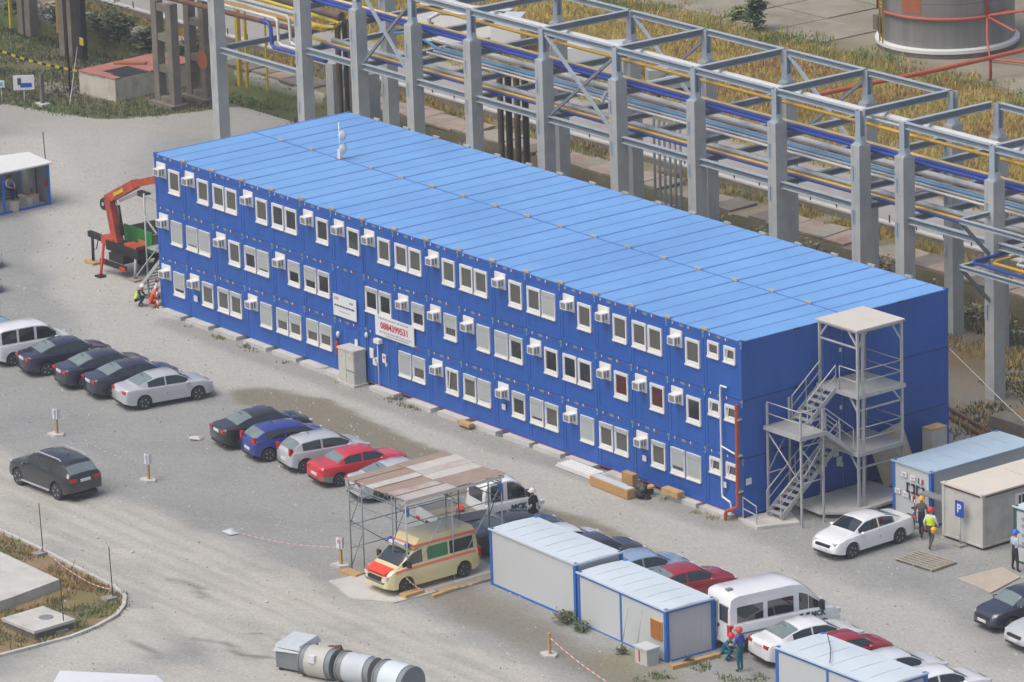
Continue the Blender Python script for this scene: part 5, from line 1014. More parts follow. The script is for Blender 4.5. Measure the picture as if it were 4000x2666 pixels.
MB().lathe([(.3, -.12), (.34, 0), (.3, .12)], 'black_steel', 14, (-8.25, 2.3, 3.35), 'y').lathe([(.1, -.14), (.1, .14)], 'rim', 10, (-8.25, 2.3, 3.35), 'y').build('hose_reel', t)
MB().tube([(-8.9, 2.2, 1.4), (-8.95, 2.1, .9), (-9.3, 2.1, .75), (-9.5, 2.2, 1.2)], .03, 'black_steel', 5).build('hose', t)
sp = MB(); random.seed(5)
for k in range(26): sp.blob((random.uniform(-7.5, -5.6), random.uniform(3.6, 8.2), 1.35+random.random()*.3), random.uniform(.12, .3), random.choice(['stone', 'white_plaster', 'wood_grey', 'rust_pale']), 6, .7, .3)
tag(sp.build('rubble'), 'pale rubble lying in the bed of the crane truck', 'rubble', None, 'stuff')
# second escape stair at the far left gable
t = thing('gable_stair', 'slim galvanised escape stair at the left end of the blue block', 'staircase', (0, 0, 0))
MB().tube([(-2.0, .6, 0), (-1.98, .6, 5.4)], .05, 'galv', 8).build('post', t); MB().tube([(-2.0, 3.2, 0), (-1.98, 3.2, 5.4)], .05, 'galv', 8).build('post', t)
MB().bar((-1.98, .6, 4.2), (-1.0, .6, 3.55), .06, .08, 'galv').bar((-1.98, .6, 4.25), (-1.0, .6, 4.25), .05, .05, 'galv').build('brace', t)
for y in (.4, 1.3): MB().bar((-2.9, y, .2), (-.4, y, 2.4), .06, .18, 'galv').build('stringer', t); MB().bar((-2.7, y, 1.1), (-.4, y, 3.2), .05, .05, 'galv').build('handrail', t)
for k in range(9): MB().box(-.13, .43, -.02, .13, 1.27, .02, 'galv_deck').build('stair_tread', t, (-2.75+k*.27, 0, .32+k*.24))
MB().box(-2.0, .6, 2.6, -.1, 3.2, 2.68, 'galv_deck').build('platform', t); MB().box(-2.0, .6, 5.2, -.1, 3.2, 5.28, 'galv_deck').build('platform', t)
t = thing('striped_pole', 'red and white striped pole leaning at the left corner of the blue block', 'pole', (.12, -.28, 0))
for k in range(7): MB().tube([(.0-.02*k, .01*k, .1+k*.22), (-.02*(k+1)+.0, .01*(k+1), .1+(k+1)*.22)], .05, 'sign_white' if k % 2 else 'red_paint', 8).build('stripe', t)
t = thing('scrap_heap', 'small heap of grey bricks and bags at the left corner of the block', 'rubble', (-.5, .1, 0)); m = MB(); random.seed(9)
for k in range(14): m.blob((random.uniform(-.4, .7), random.uniform(-.3, .9), random.uniform(.05, .3)), random.uniform(.1, .22), random.choice(['stone', 'cloth_grey', 'pale_concrete']), 6, .8, .3)
tag(m.build('heap', t), kind='stuff')
# open shelter at the left
t = thing('smoking_shelter', 'open blue framed shelter with a flat white roof at the left edge', 'shelter', (-24.0, 0, 0))
MB().prism([(3.45, 7.0), (.9, 7.6), (-.6, 5.2), (-1.6, 2.2), (3.35, 1.2)], 2.3, 2.42, 'cab_roof').build('roof', t) if False else MB().add([(3.5, 1.0, 2.3), (3.5, 6.95, 2.3), (1.2, 6.95, 2.45), (-.2, 1.0, 2.45), (3.5, 1.0, 2.38), (3.5, 6.95, 2.38), (1.2, 6.95, 2.53), (-.2, 1.0, 2.53)], [(0, 1, 2, 3), (7, 6, 5, 4), (0, 4, 5, 1), (1, 5, 6, 2), (2, 6, 7, 3), (3, 7, 4, 0)], 'white_pvc').build('roof', t)
for x, y in ((3.1, 6.9), (3.05, 4.1), (3.0, 1.2), (.4, 6.9), (.3, 1.2)): MB().box(x-.06, y-.06, 0, x+.06, y+.06, 2.32, 'blue_frame').build('post', t)
MB().box(3.0, 1.2, 0, 3.12, 6.9, .1, 'blue_frame').box(2.98, 1.2, 2.2, 3.1, 6.9, 2.31, 'blue_frame').build('rail', t)
MB().box(.3, 6.86, .05, 3.0, 6.92, 2.25, 'grille_grey').build('end_wall', t); MB().box(.28, 1.2, .05, .34, 6.86, 2.25, 'grille_grey').build('back_wall', t)
MB().box(.4, 1.2, .0, 3.0, 6.85, .06, 'concrete').build('floor_slab', t)
for x, y in ((1.95, 6.84), (.36, 5.4), (.36, 3.9)): MB().box(x-.03, y-.03, .06, x+.03, y+.03, 2.3, 'black_steel').build('stud', t)
t = thing('bench', 'blue bench inside the open shelter', 'bench', (-23.3, 5.4, .06)); MB().box(-.2, -1.7, .38, .2, .9, .44, 'blue_frame').build('seat', t)
for y in (-1.5, .7): MB().box(-.18, y-.04, 0, .18, y+.04, .38, 'blue_frame').build('leg', t)
MB().bar((.15, -1.6, .1), (.15, .8, .1), .04, .04, 'blue_frame').build('stretcher', t)
t = thing('fire_extinguisher', 'red fire extinguisher standing in the shelter beside cream boxes', 'fire extinguisher', (-22.0, 6.5, .06)); MB().lathe([(.1, 0), (.11, .4), (.06, .5), (.03, .55)], 'red_paint', 12).build('cylinder', t); MB().box(-.05, -.03, .55, .08, .03, .63, 'black_steel').build('valve', t)
for k, (x, y, lb) in enumerate(((-21.6, 6.4, 'cream bin in the shelter nearest the corner post'), (-21.4, 5.9, 'cream bin in the shelter beside the extinguisher'), (-21.0, 4.75, 'cream bin alone at the open side of the shelter'))): tag(MB().prism([(-.17, -.17), (.17, -.17), (.17, .17), (-.17, .17)], 0, .48, 'cream_panel').box(-.19, -.19, .44, .19, .19, .5, 'pale_yellow_pipe').build('bin', None, (x, y, .02)), lb, 'bin')
tag(MB().box(-.12, -.02, 1.0, .12, .02, 1.3, 'red_paint').build('red_plate', None, (-20.98, 6.75, 0)), 'small red plate on the corner post of the shelter', 'sign')
tag(MB().tube([(-23.4, 8.4, 0), (-23.6, 8.4, 3.2)], .03, 'black_steel', 6).build('thin_pole'), 'thin dark pole behind the open shelter', 'pole')

# ------------------------------------------------------------------ scaffold canopy over the ambulance
t = thing('scaffold_canopy', 'scaffold shelter with rusty corrugated roof sheets over the ambulance', 'canopy')
zc = 4.0; X0, X1, Y0, Y1 = 37.9, 42.05, -16.1, -11.0
def cz(x, y): return zc+.1*math.sin(x*2)*0
nW = 26; cols_ = [(X0+(X1-X0)*k/6, X0+(X1-X0)*(k+1)/6+.05) for k in range(6)]
random.seed(21)
for k, (a0, a1) in enumerate(cols_):
    for (b0, b1, dz) in ((Y0, (Y0+Y1)/2+.25, 0), ((Y0+Y1)/2, Y1, .035)):
        m = MB(); n_ = 10; vs = []; off = random.uniform(-.12, .12)
        for i in range(n_+1):
            x = a0+(a1-a0)*i/n_; z = zc+dz+.02*(k % 2)+.022*math.sin(i*math.pi) + (.025 if i % 2 else -.0)
            vs += [(x, b0+off, z), (x, b1+off, z)]
        vs2 = [(x, y, z-.015) for x, y, z in vs]; N2 = len(vs)
        m.add(vs+vs2, [(2*i, 2*i+1, 2*i+3, 2*i+2) for i in range(n_)]+[(N2+2*i+2, N2+2*i+3, N2+2*i+1, N2+2*i) for i in range(n_)]+[(2*i+2, N2+2*i+2, N2+2*i, 2*i) for i in range(n_)], random.choice(['rusty_tin', 'tin_pale', 'tin_pale', 'tin_brown'])); m.build('roof_sheet', t)
    if k % 2: MB().bar((a0, Y0, zc+.05), (a0, Y1, zc+.05), .05, .02, 'tin_brown').build('sheet_joint', t)
MB().bar((X1+.03, Y0, zc-.06), (X1+.03, Y1, zc-.06), .06, .12, 'canvas_beige').build('edge_board', t)
PO = [(38.1, -16.05), (39.0, -16.05), (41.1, -16.05), (42.0, -16.0), (42.05, -13.7), (42.0, -11.1), (41.1, -11.1), (38.1, -11.1), (39.0, -11.1), (38.1, -13.7)]
for x, y in PO: MB().tube([(x, y, .05), (x, y, zc-.02)], .032, 'rack_steel_dark' if x < 41.5 else 'galv', 6).build('post', t)
m = MB()
for i, (p, q) in enumerate((((38.1, -16.05), (39.0, -16.05)), ((41.1, -16.05), (42.0, -16.0)), ((41.1, -11.1), (42.0, -11.1)), ((38.1, -11.1), (39.0, -11.1)), ((42.0, -16.0), (42.05, -13.7)), ((42.05, -13.7), (42.0, -11.1)), ((38.1, -16.05), (38.1, -13.7)), ((38.1, -13.7), (38.1, -11.1)), ((39.0, -16.05), (41.1, -16.05)), ((39.0, -11.1), (41.1, -11.1)))):
    levels = (1.2, 2.0, 3.0, 3.7) if i < 4 else (3.0, 3.7)
    if i in (6, 7): levels = (1.0, 2.0, 3.0, 3.7)
    for z in levels: m = MB(); m.tube([(p[0], p[1], z), (q[0], q[1], z)], .022, 'rack_steel_dark', 5); m.build('cross_tube', t)
    if i < 4:
        for z0 in (.2, 2.0): MB().tube([(p[0], p[1], z0), (q[0], q[1], z0+1.7)], .02, 'rack_steel_dark', 5).build('diagonal', t)
    elif i in (6, 7): MB().tube([(p[0], p[1], 2.2), (q[0], q[1], .5)], .022, 'rack_steel_dark', 5).build('diagonal', t)
    elif i in (4, 5): MB().tube([(p[0], p[1], .3), (q[0], q[1], 3.6)], .02, 'galv', 5).build('diagonal', t)
for y in (-16.0, -13.6, -11.1):                       # lattice girders that carry the sheets
    m = MB(); m.tube([(X0, y, zc-.05), (X1, y, zc-.05)], .022, 'rack_steel_dark', 5); m.tube([(X0, y, zc-.42), (X1, y, zc-.42)], .022, 'rack_steel_dark', 5)
    for k in range(12): xa = X0+(X1-X0)*k/12; m.tube([(xa, y, zc-.42 if k % 2 else zc-.05), (xa+(X1-X0)/12, y, zc-.05 if k % 2 else zc-.42)], .016, 'rack_steel_dark', 4)
    m.build('lattice_girder', t)
for y in (-15.95, -11.2):
    for k, z in enumerate((3.55,)): MB().box(41.95, y-.05, 3.3, 42.1, y+.05, 3.65, 'blue_frame').build('coupler_plate', t)
tag(MB().prism([(38.6, -17.6), (41.0, -18.2), (42.6, -17.2), (42.9, -11.6), (39.6, -11.2)], 0, .06, 'pale_concrete').build('concrete_slab'), 'smooth pale concrete slab under the ambulance', 'concrete slab')
tag(MB().box(-.5, -.25, 0, .5, .25, .14, 'wood').build('timber', None, (38.5, -16.35, .0), R(8)), 'timber sole board under the left scaffold posts', 'timber')
tag(MB().box(-.22, -.5, 0, .22, .5, .2, 'wood').build('timber', None, (42.35, -16.1, .0), R(4)), 'timber block under the scaffold post beside the ambulance wheel', 'timber')
tag(MB().box(-.09, -.75, 0, .09, .75, .12, 'wood').build('timber', None, (43.0, -14.9, .0), R(8)), 'loose pale timber on the gravel beside the ambulance slab', 'timber')
tag(MB().box(-.3, -1.5, 0, .3, 1.5, .1, 'wood_grey').build('sole_plank', None, (42.75, -13.6, .0), R(0)), 'flat grey planks along the slab behind the ambulance wheel', 'planks')
def tape(label, pts, n, sag=.15, c=('sign_white', 'pale_red'), h=.04):
    t = thing('barrier_tape', label, 'tape')
    for a, b_ in zip(pts[:-1], pts[1:]):
        a, b_ = Vector(a), Vector(b_)
        P_ = lambda q: a.lerp(b_, q)-Vector((0, 0, sag*4*q*(1-q)))
        A, B = MB(), MB()
        for k in range(n): (A if k % 2 else B).bar(P_(k/n), P_((k+1)/n), .008, h, c[k % 2])
        tag(A.build('tape_white', t), kind='stuff'); tag(B.build('tape_red', t), kind='stuff')
    return t
tape('red and white tape sagging around the scaffold feet near the ambulance', [(42.1, -16.3, .9), (42.5, -15.6, .15), (43.4, -13.6, .25)], 14, .1)
tape('thin tape from the middle sign post towards the scaffold', [(30.5, -17.0, .12), (37.3, -16.1, .85)], 34, .2, ('canvas_beige', 'ink_pink'), .03)
tape('thin tape lying left of the tilted sign post', [(15.8, -14.9, .35), (22.2, -15.6, .95)], 26, .3, ('ink_pale', 'canvas_beige'), .022)
tape('thin tape running off the wooden stake to the lower edge', [(51.8, -16.3, .75), (56.5, -16.9, .2), (62, -17.8, .1)], 24, .1, ('sign_white', 'pale_red'), .045)
for k, (x, y, lb, sg) in enumerate(((13.8, -14.95, 'short wooden stake with a white no parking sheet, farthest left', 1), (22.25, -15.6, 'short wooden stake with a white sheet below the black sedan row', 1), (37.32, -16.05, 'short wooden stake with a white sheet left of the scaffold', 1), (51.75, -16.3, 'bare wooden stake in a concrete foot in front of the cabins', 0))):
    t = thing('sign_post', lb, 'post', (x, y, 0), R(random.uniform(-15, 15))); MB().box(-.06, -.05, .08, .06, .05, .95, 'wood').build('stake', t); MB().prism([(-.38, -.26), (.2, -.3), (.42, .05), (.1, .3), (-.32, .22)], 0, .1, 'pale_concrete').build('foot', t)
    if sg:
        m = MB(); m.box(-.16, -.075, .78, .16, -.055, 1.25, 'sign_white'); m.box(-.08, -.08, 1.0, .08, -.075, 1.16, 'sign_red'); m.build('sheet', t); MB().box(.055, -.16, .78, .075, .16, 1.25, 'sign_white').build('sheet', t)
m = MB(); m.blob((0, 0, .06), .3, 'pale_concrete', 8, .35, .3); tag(m.build('concrete_lump', None, (18.65, -10.65, 0)), 'pale concrete lump lying left of the black sedan', 'stone')
tag(MB().add([(-.4, -.2, .02), (.35, -.25, .05), (.42, .2, .03), (-.3, .25, .09), (0, .0, .14)], [(0, 1, 4), (1, 2, 4), (2, 3, 4), (3, 0, 4)], 'duct_tarp').build('plastic_sheet', None, (30.6, -17.0, 0)), 'crumpled white plastic sheet on the open gravel', 'litter')
for k in range(9): x, y = random.uniform(25, 60), random.uniform(-17, -24); tag(MB().blob((0, 0, .02), random.uniform(.05, .1), 'pale_concrete', 6, .6, .3).build('pebble', None, (x, y, 0)), 'small pale stone on the dusty track, one of a scatter', 'stone', 'small pale stones on the track')
# lower left island: concrete slab, hatch, leaning rods with tape
m = MB(); m.prism([(18, -26.1), (31.75, -26.35), (32.3, -29.0), (33.2, -36), (18, -36)], 0, .42, 'pale_concrete'); tag(m.build('concrete_platform'), 'large pale concrete platform at the lower left', 'platform')
t = thing('manhole_block', 'square concrete hatch block with a round dark cover at the lower left', 'hatch', (35.2, -29.6, 0), R(3)); MB().box(-1.0, -.95, 0, 1.1, .95, .3, 'old_concrete').build('base', t); MB().box(-1.08, -1.03, .3, 1.18, 1.03, .42, 'pale_concrete').build('lid', t); MB().lathe([(.02, .42), (.3, .42), (.3, .44), (.02, .45)], 'grille_grey', 18, (.15, .3, 0)).build('cover', t)
for k, (x, y, lb) in enumerate(((27.5, -24.45, 'thin dark rod leaning over the kerb, farthest up'), (34.3, -25.4, 'thin dark rod at the kerb bend beside the tape'), (36.2, -29.0, 'thin dark rod on the corner of the hatch block'))):
    t = thing('tape_rod', lb, 'rod', (x, y, 0)); MB().tube([(0, 0, .1), (-.35, .15, 2.15)], .022, 'black_steel', 5).build('rod', t); MB().box(-.25, -.45, 0, .2, .1, .12, 'stone').build('foot', t)
tape('red and white tape between the leaning rods on the island', [(27.5, -24.45, .35), (31.2, -25.3, .3), (34.2, -25.4, .4), (35.0, -26.9, .15)], 16, .12)
tape('red and white tape beside the concrete hatch', [(36.1, -29.0, .8), (35.4, -27.3, .3)], 12, .12)
# white trailer roof cut by the lower edge
t = thing('white_trailer', 'white trailer roof cut off by the lower left edge of the picture', 'trailer', (0, 0, 0)); MB().add([(43.0, -34.3, .1), (42.0, -33.1, .1), (45.1, -30.4, .1), (46.4, -30.5, .1), (50, -35, .1), (46.5, -38, .1), (43.1, -34.0, .8), (42.1, -32.95, .9), (45.1, -30.45, .9), (46.1, -30.6, .8), (49.8, -35, .8), (46.5, -37.8, .8)], [(i, (i+1) % 6, 6+(i+1) % 6, 6+i) for i in range(6)]+[(6, 7, 8, 9, 10, 11)], 'paint_white').build('cover', t)
# insulated duct sections lying at the bottom edge
t = thing('tarp_bundle', 'grey box under a pale draped tarp at the left of the duct row', 'bundle', (46.05, -24.35, 0), R(20))
MB().box(-.62, -.72, .12, .5, .62, .95, 'duct_grey').build('case', t); MB().add([(-.7, -.8, .8), (.55, -.75, .85), (.6, .7, .95), (-.72, .68, .9), (-.6, -.62, 1.12), (.46, -.6, 1.1), (.5, .6, 1.2), (-.62, .6, 1.18)], [(0, 1, 5, 4), (1, 2, 6, 5), (2, 3, 7, 6), (3, 0, 4, 7), (4, 5, 6, 7)], 'duct_tarp').build('tarp', t)
for x in (-.5, .4): MB().box(x, -.7, 0, x+.12, -.58, .14, 'black_steel').build('foot', t)
for k, (x, y, rz, mt, L_, rr, lb) in enumerate(((47.55, -24.35, 21, 'duct_pale', 1.5, .6, 'duct section with a white patch in the middle of the row'), (49.2, -23.72, 19, 'duct_tarp', 1.6, .58, 'duct section with pale wrap, right of the patched one'), (51.6, -23.6, 12, 'cab_roof', 1.5, .72, 'pale wrapped duct section cut by the lower edge'))):
    t = thing('duct_section', lb, 'duct', (x, y, 0), R(rz)); h = L_/2
    MB().lathe([(rr, -h), (rr, h)], 'duct_grey', 22, (0, 0, rr), 'x').build('shell', t)
    MB().lathe([(rr+.03, -h*.6), (rr+.035, h*.66)], mt, 22, (0, 0, rr), 'x').build('wrap', t)
    for q in (-1, 1): MB().lathe([(rr+.03, q*h-q*.06), (rr+.03, q*h), (rr*.8, q*h+q*.01)], 'duct_grey', 22, (0, 0, rr), 'x').build('flange', t)
    if k == 0: MB().box(-.2, -rr-.06, .75, .1, -rr+.1, 1.05, 'sign_white').build('patch', t)
tag(MB().blob((0, 0, .4), .42, 'rust', 9, .9, .2).blob((.6, .1, .4), .38, 'old_pipe', 9, .9, .2).build('rusty_drum', None, (47.0, -23.3, .1)), 'rusty brown drum lying behind the patched duct section', 'drum')
# pallet, plates, parking sign, planks on the right
t = thing('wooden_pallet', 'weathered grey wooden pallet on the gravel below the walking man', 'pallet', (53.45, 2.05, 0), R(4))
for k in range(7): MB().box(-1.1, -.72+k*.22, .1, 1.1, -.6+k*.22, .13, 'wood_grey').build('slat', t)
for x in (-1.0, 0, 1.0): MB().box(x-.05, -.72, 0, x+.05, .72, .1, 'wood_grey').build('bearer', t)
tag(MB().prism([(55.9, 1.6), (58.1, 1.4), (57.5, 3.6), (56.1, 3.9)], .01, .06, 'plank_board').build('ground_board'), 'large flat tan board on the gravel at the right', 'board')
t = thing('parking_sign', 'blue parking sign with a white P on a grey post', 'sign', (52.9, 4.5, 0)); MB().tube([(0, 0, 0), (0, 0, 1.3)], .035, 'galv', 6).build('post', t); MB().box(-.25, -.06, 1.3, .25, -.03, 2.0, 'sign_blue').build('board', t); put_text('P', .52, 'sign_white', t, (0, -.065, 1.66), RX, 'letter', .012); MB().box(-.2, -.2, 0, .2, .2, .1, 'stone').build('foot', t)
tag(MB().box(-.12, -1.15, .0, .12, 1.15, .16, 'wood').build('sill_timber', None, (56.25, -12.6, 0), R(-4)), 'timber beam along the end of the blue framed cabin', 'timber')
for k, (x, h) in enumerate(((53.3, 1.8), (54.2, 1.95))): tag(MB().tube([(x, -13.95, 0), (x+.12, -13.65, h)], .022, 'galv', 5).build('leaning_rod'), ('left' if k == 0 else 'right')+' of two thin rods leaning on the cabin front', 'rod')
t = thing('white_crate', 'pale ribbed box standing in front of the orange barred window', 'box', (54.9, -13.95, 0)); MB().box(-.35, -.3, 0, .4, .3, .62, 'cream_panel').build('case', t); MB().box(-.1, -.32, .1, -.04, -.3, .55, 'red_paint').build('mark', t); MB().box(-.4, -.34, .62, .45, .34, .7, 'white_panel').build('lid', t)
t = thing('bicycle', 'dark bicycle leaning on the emblem cabin behind the white sedan', 'bicycle', (50.2, 4.6, 0), R(10))
for x in (-.5, .5): MB().lathe([(.3, -.02), (.33, -.02), (.33, .02), (.3, .02)], 'tyre', 20, (x, 0, .33), 'y').build('wheel', t)
MB().tube([(-.5, 0, .33), (-.1, 0, .35), (.4, 0, .75), (-.2, 0, .8), (-.1, 0, .35)], .02, 'cloth_teal', 5).tube([(-.5, 0, .33), (-.2, 0, .8), (-.22, 0, .92)], .02, 'cloth_teal', 5).tube([(.5, 0, .33), (.4, 0, .95), (.3, .2, 1.0)], .02, 'galv', 5).build('frame', t); MB().box(-.35, -.06, .92, -.1, .06, .97, 'black_steel').build('saddle', t)
for x, lb in ((49.7, 'thin red and white striped stake left of the bicycle'), (50.05, 'thin orange striped stake beside the bicycle')):
    t = thing('striped_stake', lb, 'stake', (x, 4.75, 0))
    for k in range(6): MB().tube([(0, .02*k, k*.24), (0, .02*k+.02, (k+1)*.24)], .03, 'red_paint' if k % 2 else 'sign_white', 6).build('stripe', t)
tag(MB().tube([(65.0, -13.2, 2.55), (63.9, -12.2, 2.58), (62.9, -11.5, 2.75)], .018, 'black_steel', 5).build('roof_cable'), 'thin dark cable lying over the roof of the cut off cabin', 'cable')
tag(MB().tube([(44.5, 11.6, 5.3), (47, 12.5, 3.2), (50.1, 12.8, 1.6)], .02, 'galv', 4).build('guy_rope'), 'pale rope slanting from the far roof corner to the ground', 'rope')
t = thing('concrete_block', 'weathered concrete block behind the far corner of the blue block', 'concrete block', (43.2, 16.6, 0)); MB().box(-1.1, -.5, 0, 1.3, .5, .75, 'old_concrete').build('block', t)
MBR = MB()
for k, (x0, y0, x1, y1) in enumerate(((36, 17.6, 52, 13.2), (36, 17.0, 52, 12.6))): tag(MB().bar((x0, y0, .12), (x1, y1, .12), .14, .14, 'rust').build('rusty_rail'), ('farther' if k == 0 else 'nearer')+' of two rusty rails behind the far corner of the block', 'rail')

# ------------------------------------------------------------------ people
BONES0 = dict(pelvis=(0, 0, .95), spine=(0, .0, 1.15), chest=(0, 0, 1.36), neck=(0, 0, 1.5), head=(0, .02, 1.6), crown=(0, .02, 1.68), ls=(-.19, 0, 1.42), le=(-.25, -.02, 1.15), lw=(-.24, .08, .92), rs=(.19, 0, 1.42), re=(.25, -.02, 1.15), rw=(.24, .08, .92),
              lh=(-.09, 0, .9), lk=(-.1, .02, .49), la=(-.1, -.03, .1), lt=(-.11, .13, .04), rh=(.09, 0, .9), rk=(.1, .02, .49), ra=(.1, -.03, .1), rt=(.11, .13, .04))
RAD = dict(pelvis=.15, spine=.135, chest=.155, neck=.055, head=.095, crown=.085, ls=.07, le=.05, lw=.035, rs=.07, re=.05, rw=.035, lh=.1, lk=.066, la=.048, lt=.04, rh=.1, rk=.066, ra=.048, rt=.04)
EDG = [('pelvis', 'spine', 0), ('spine', 'chest', 1), ('chest', 'neck', 1), ('neck', 'head', 2), ('head', 'crown', 2), ('chest', 'ls', 1), ('ls', 'le', 1), ('le', 'lw', 3), ('chest', 'rs', 1), ('rs', 're', 1), ('re', 'rw', 3), ('pelvis', 'lh', 0), ('lh', 'lk', 0), ('lk', 'la', 0), ('la', 'lt', 4), ('pelvis', 'rh', 0), ('rh', 'rk', 0), ('rk', 'ra', 0), ('ra', 'rt', 4)]
def person(label, pos, rz, shirt, trousers, helmet=None, sleeves=None, pose=None, vest=None, shoes='cloth_dark', extra=None):
    J = dict(BONES0); J.update(pose or {}); t = thing('person', label, 'person', pos, R(rz)); names = list(J)
    me = bpy.data.meshes.new('body'); me.from_pydata([J[n] for n in names], [(names.index(a), names.index(b)) for a, b, _ in EDG], []); o = bpy.data.objects.new('tmp', me); col.objects.link(o)
    sk = o.modifiers.new('s', 'SKIN'); sb = o.modifiers.new('u', 'SUBSURF'); sb.levels = 1; sb.render_levels = 1
    for i, n in enumerate(names): v = me.skin_vertices[0].data[i]; v.radius = (RAD[n], RAD[n]*(.72 if n in ('chest', 'spine', 'pelvis') else 1)); v.use_root = n == 'pelvis'
    bm_ = bpy.data.meshes.new_from_object(o.evaluated_get(bpy.context.evaluated_depsgraph_get())); bpy.data.objects.remove(o); bm_.name = 'body'
    bm = bmesh.new(); bm.from_mesh(bm_)                # hands: palm, four fingers and a thumb joined onto the wrists
    for sd, w_, e_ in ((-1, 'lw', 'le'), (1, 'rw', 're')):
        w = Vector(J[w_]); d = (w-Vector(J[e_])).normalized(); s_ = d.cross(Vector((0, 1, .3))).normalized()
        hb = MB(); hb.tube([w, w+d*.09], [.034, .042], 'skin', 6)
        for q in range(4): b0 = w+d*.09+s_*(q-1.5)*.022; hb.tube([b0, b0+d*(.045+.01*(q in (1, 2))), b0+d*.07+Vector((0, .02, -.01))], [.011, .01, .008], 'skin', 5)
        hb.tube([w+d*.03, w+d*.06+s_*.045*sd, w+d*.1+s_*.05*sd], [.014, .012, .009], 'skin', 5); hm = hb.mesh('h')
        n0 = len(bm.faces); bm.from_mesh(hm); bm.faces.ensure_lookup_table()
        for f in bm.faces[n0:]: f.material_index = 2
    nb = [(Vector(J[a]), Vector(J[b]), k) for a, b, k in EDG]
    for f in bm.faces:
        f.smooth = True
        if f.material_index == 2: continue
        c = f.calc_center_median(); best = (9, 0)
        for a, b, k in nb:
            d = b-a; q = max(0, min(1, (c-a).dot(d)/max(1e-6, d.dot(d)))); r = (c-a-d*q).length
            if r < best[0]: best = (r, k)
        f.material_index = best[1]
    bm_.materials.clear()
    for n in (trousers, shirt, 'skin', sleeves or shirt, shoes): bm_.materials.append(MATS[n])
    bm.to_mesh(bm_); bm.free()
    inst('body', bm_, t, (0, 0, 0)); hd = Vector(J['crown'])
    if helmet:
        m = MB(); m.lathe([(.155, .0), (.15, .03), (.135, .09), (.09, .145), (.03, .165)], helmet, 14); m.box(-.09, .1, -.005, .09, .2, .015, helmet); o = m.build('helmet', t, hd+Vector((0, 0, -.01)))
    else: MB().blob((hd.x, hd.y-.02, hd.z+.02), .11, 'cloth_dark', 10, .8, .05).build('hair', t)
    fc = Vector(J['head']); m = MB(); m.blob((fc.x, fc.y+.1, fc.z), .018, 'skin', 6, 1.4, 0)
    for q in (-.035, .035): m.blob((fc.x+q, fc.y+.088, fc.z+.03), .012, 'ink', 5, .8, 0)
    m.box(fc.x-.025, fc.y+.088, fc.z-.045, fc.x+.025, fc.y+.098, fc.z-.037, 'rust'); m.build('face', t)
    if vest:
        c0, c1 = Vector(J['spine'])-Vector((0, 0, .06)), Vector(J['chest'])+Vector((0, 0, .06)); m = MB(); u = (c1-c0); vs = []
        for h_, wx, wy in ((-.1, .2, .155), (.3, .19, .15), (.8, .215, .155), (1.05, .17, .12)):
            cc = c0+u*h_
            for k in range(12): q = 2*math.pi*k/12; vs.append((cc.x+wx*math.cos(q), cc.y+wy*math.sin(q), cc.z))
        m.add(vs, [(i*12+k, i*12+(k+1) % 12, (i+1)*12+(k+1) % 12, (i+1)*12+k) for i in range(3) for k in range(12)], vest, True); m.build('vest', t)
    return t
SQUAT = dict(pelvis=(0, -.1, .34), spine=(0, -.02, .52), chest=(0, .12, .72), neck=(0, .2, .84), head=(0, .27, .93), crown=(0, .28, 1.01), ls=(-.19, .13, .77), le=(-.26, .28, .56), lw=(-.12, .42, .48), rs=(.19, .13, .77), re=(.26, .28, .56), rw=(.12, .42, .48),
             lh=(-.1, -.08, .33), lk=(-.2, .33, .46), la=(-.16, .1, .1), lt=(-.18, .26, .05), rh=(.1, -.08, .33), rk=(.2, .33, .46), ra=(.16, .1, .1), rt=(.18, .26, .05))
SIT = dict(pelvis=(0, -.1, .5), spine=(0, -.1, .7), chest=(0, -.04, .92), neck=(0, 0, 1.06), head=(0, .05, 1.15), crown=(0, .05, 1.23), ls=(-.19, -.03, .98), le=(-.27, .1, .74), lw=(-.12, .3, .66), rs=(.19, -.03, .98), re=(.27, .1, .74), rw=(.12, .3, .66), lh=(-.1, -.06, .5), lk=(-.16, .36, .5), la=(-.16, .36, .1), lt=(-.17, .5, .05), rh=(.1, -.06, .5), rk=(.16, .36, .5), ra=(.16, .36, .1), rt=(.17, .5, .05))
WALK = dict(lk=(-.1, .16, .5), la=(-.1, .1, .14), lt=(-.1, .24, .06), rk=(.1, -.02, .5), ra=(.1, -.34, .16), rt=(.1, -.22, .05), le=(-.26, -.1, 1.16), lw=(-.25, -.02, .93), re=(.26, .04, 1.16), rw=(.24, .2, .98))
person('walking person in yellow vest and red helmet beside the pallet, seen from behind', (52.3, 3.4, 0), 20, 'shirt_white', 'cloth_grey', 'helmet_red', None, WALK, 'hi_vis')
person('person in grey clothes and yellow helmet between the sedan and the cabins', (50.95, 4.1, 0), 30, 'cloth_grey', 'cloth_dark', 'helmet_yellow', None, WALK)
person('person with blue helmet, white shirt and dark trousers at the right edge', (56.75, 4.0, 0), -10, 'cloth_white_blue', 'cloth_dark', 'helmet_blue', 'shirt_white', dict(lk=(-.16, .02, .49), la=(-.2, 0, .1), lt=(-.22, .14, .04), rk=(.16, .02, .49), ra=(.2, 0, .1), rt=(.22, .14, .04), lw=(-.12, .26, 1.05), rw=(.12, .26, 1.05)))
person('crouching person in teal overalls with yellow shoulders and red helmet by the cabin end', (56.75, -11.5, 0), -60, 'cloth_teal', 'cloth_teal', 'helmet_red', None, SQUAT)
tt = person('standing person in blue shirt and teal trousers with orange helmet beside the minibus', (58.15, -11.9, 0), 100, 'cloth_blue', 'cloth_teal', 'helmet_orange', 'skin', dict(lw=(-.14, .24, 1.1), le=(-.24, .04, 1.16)))
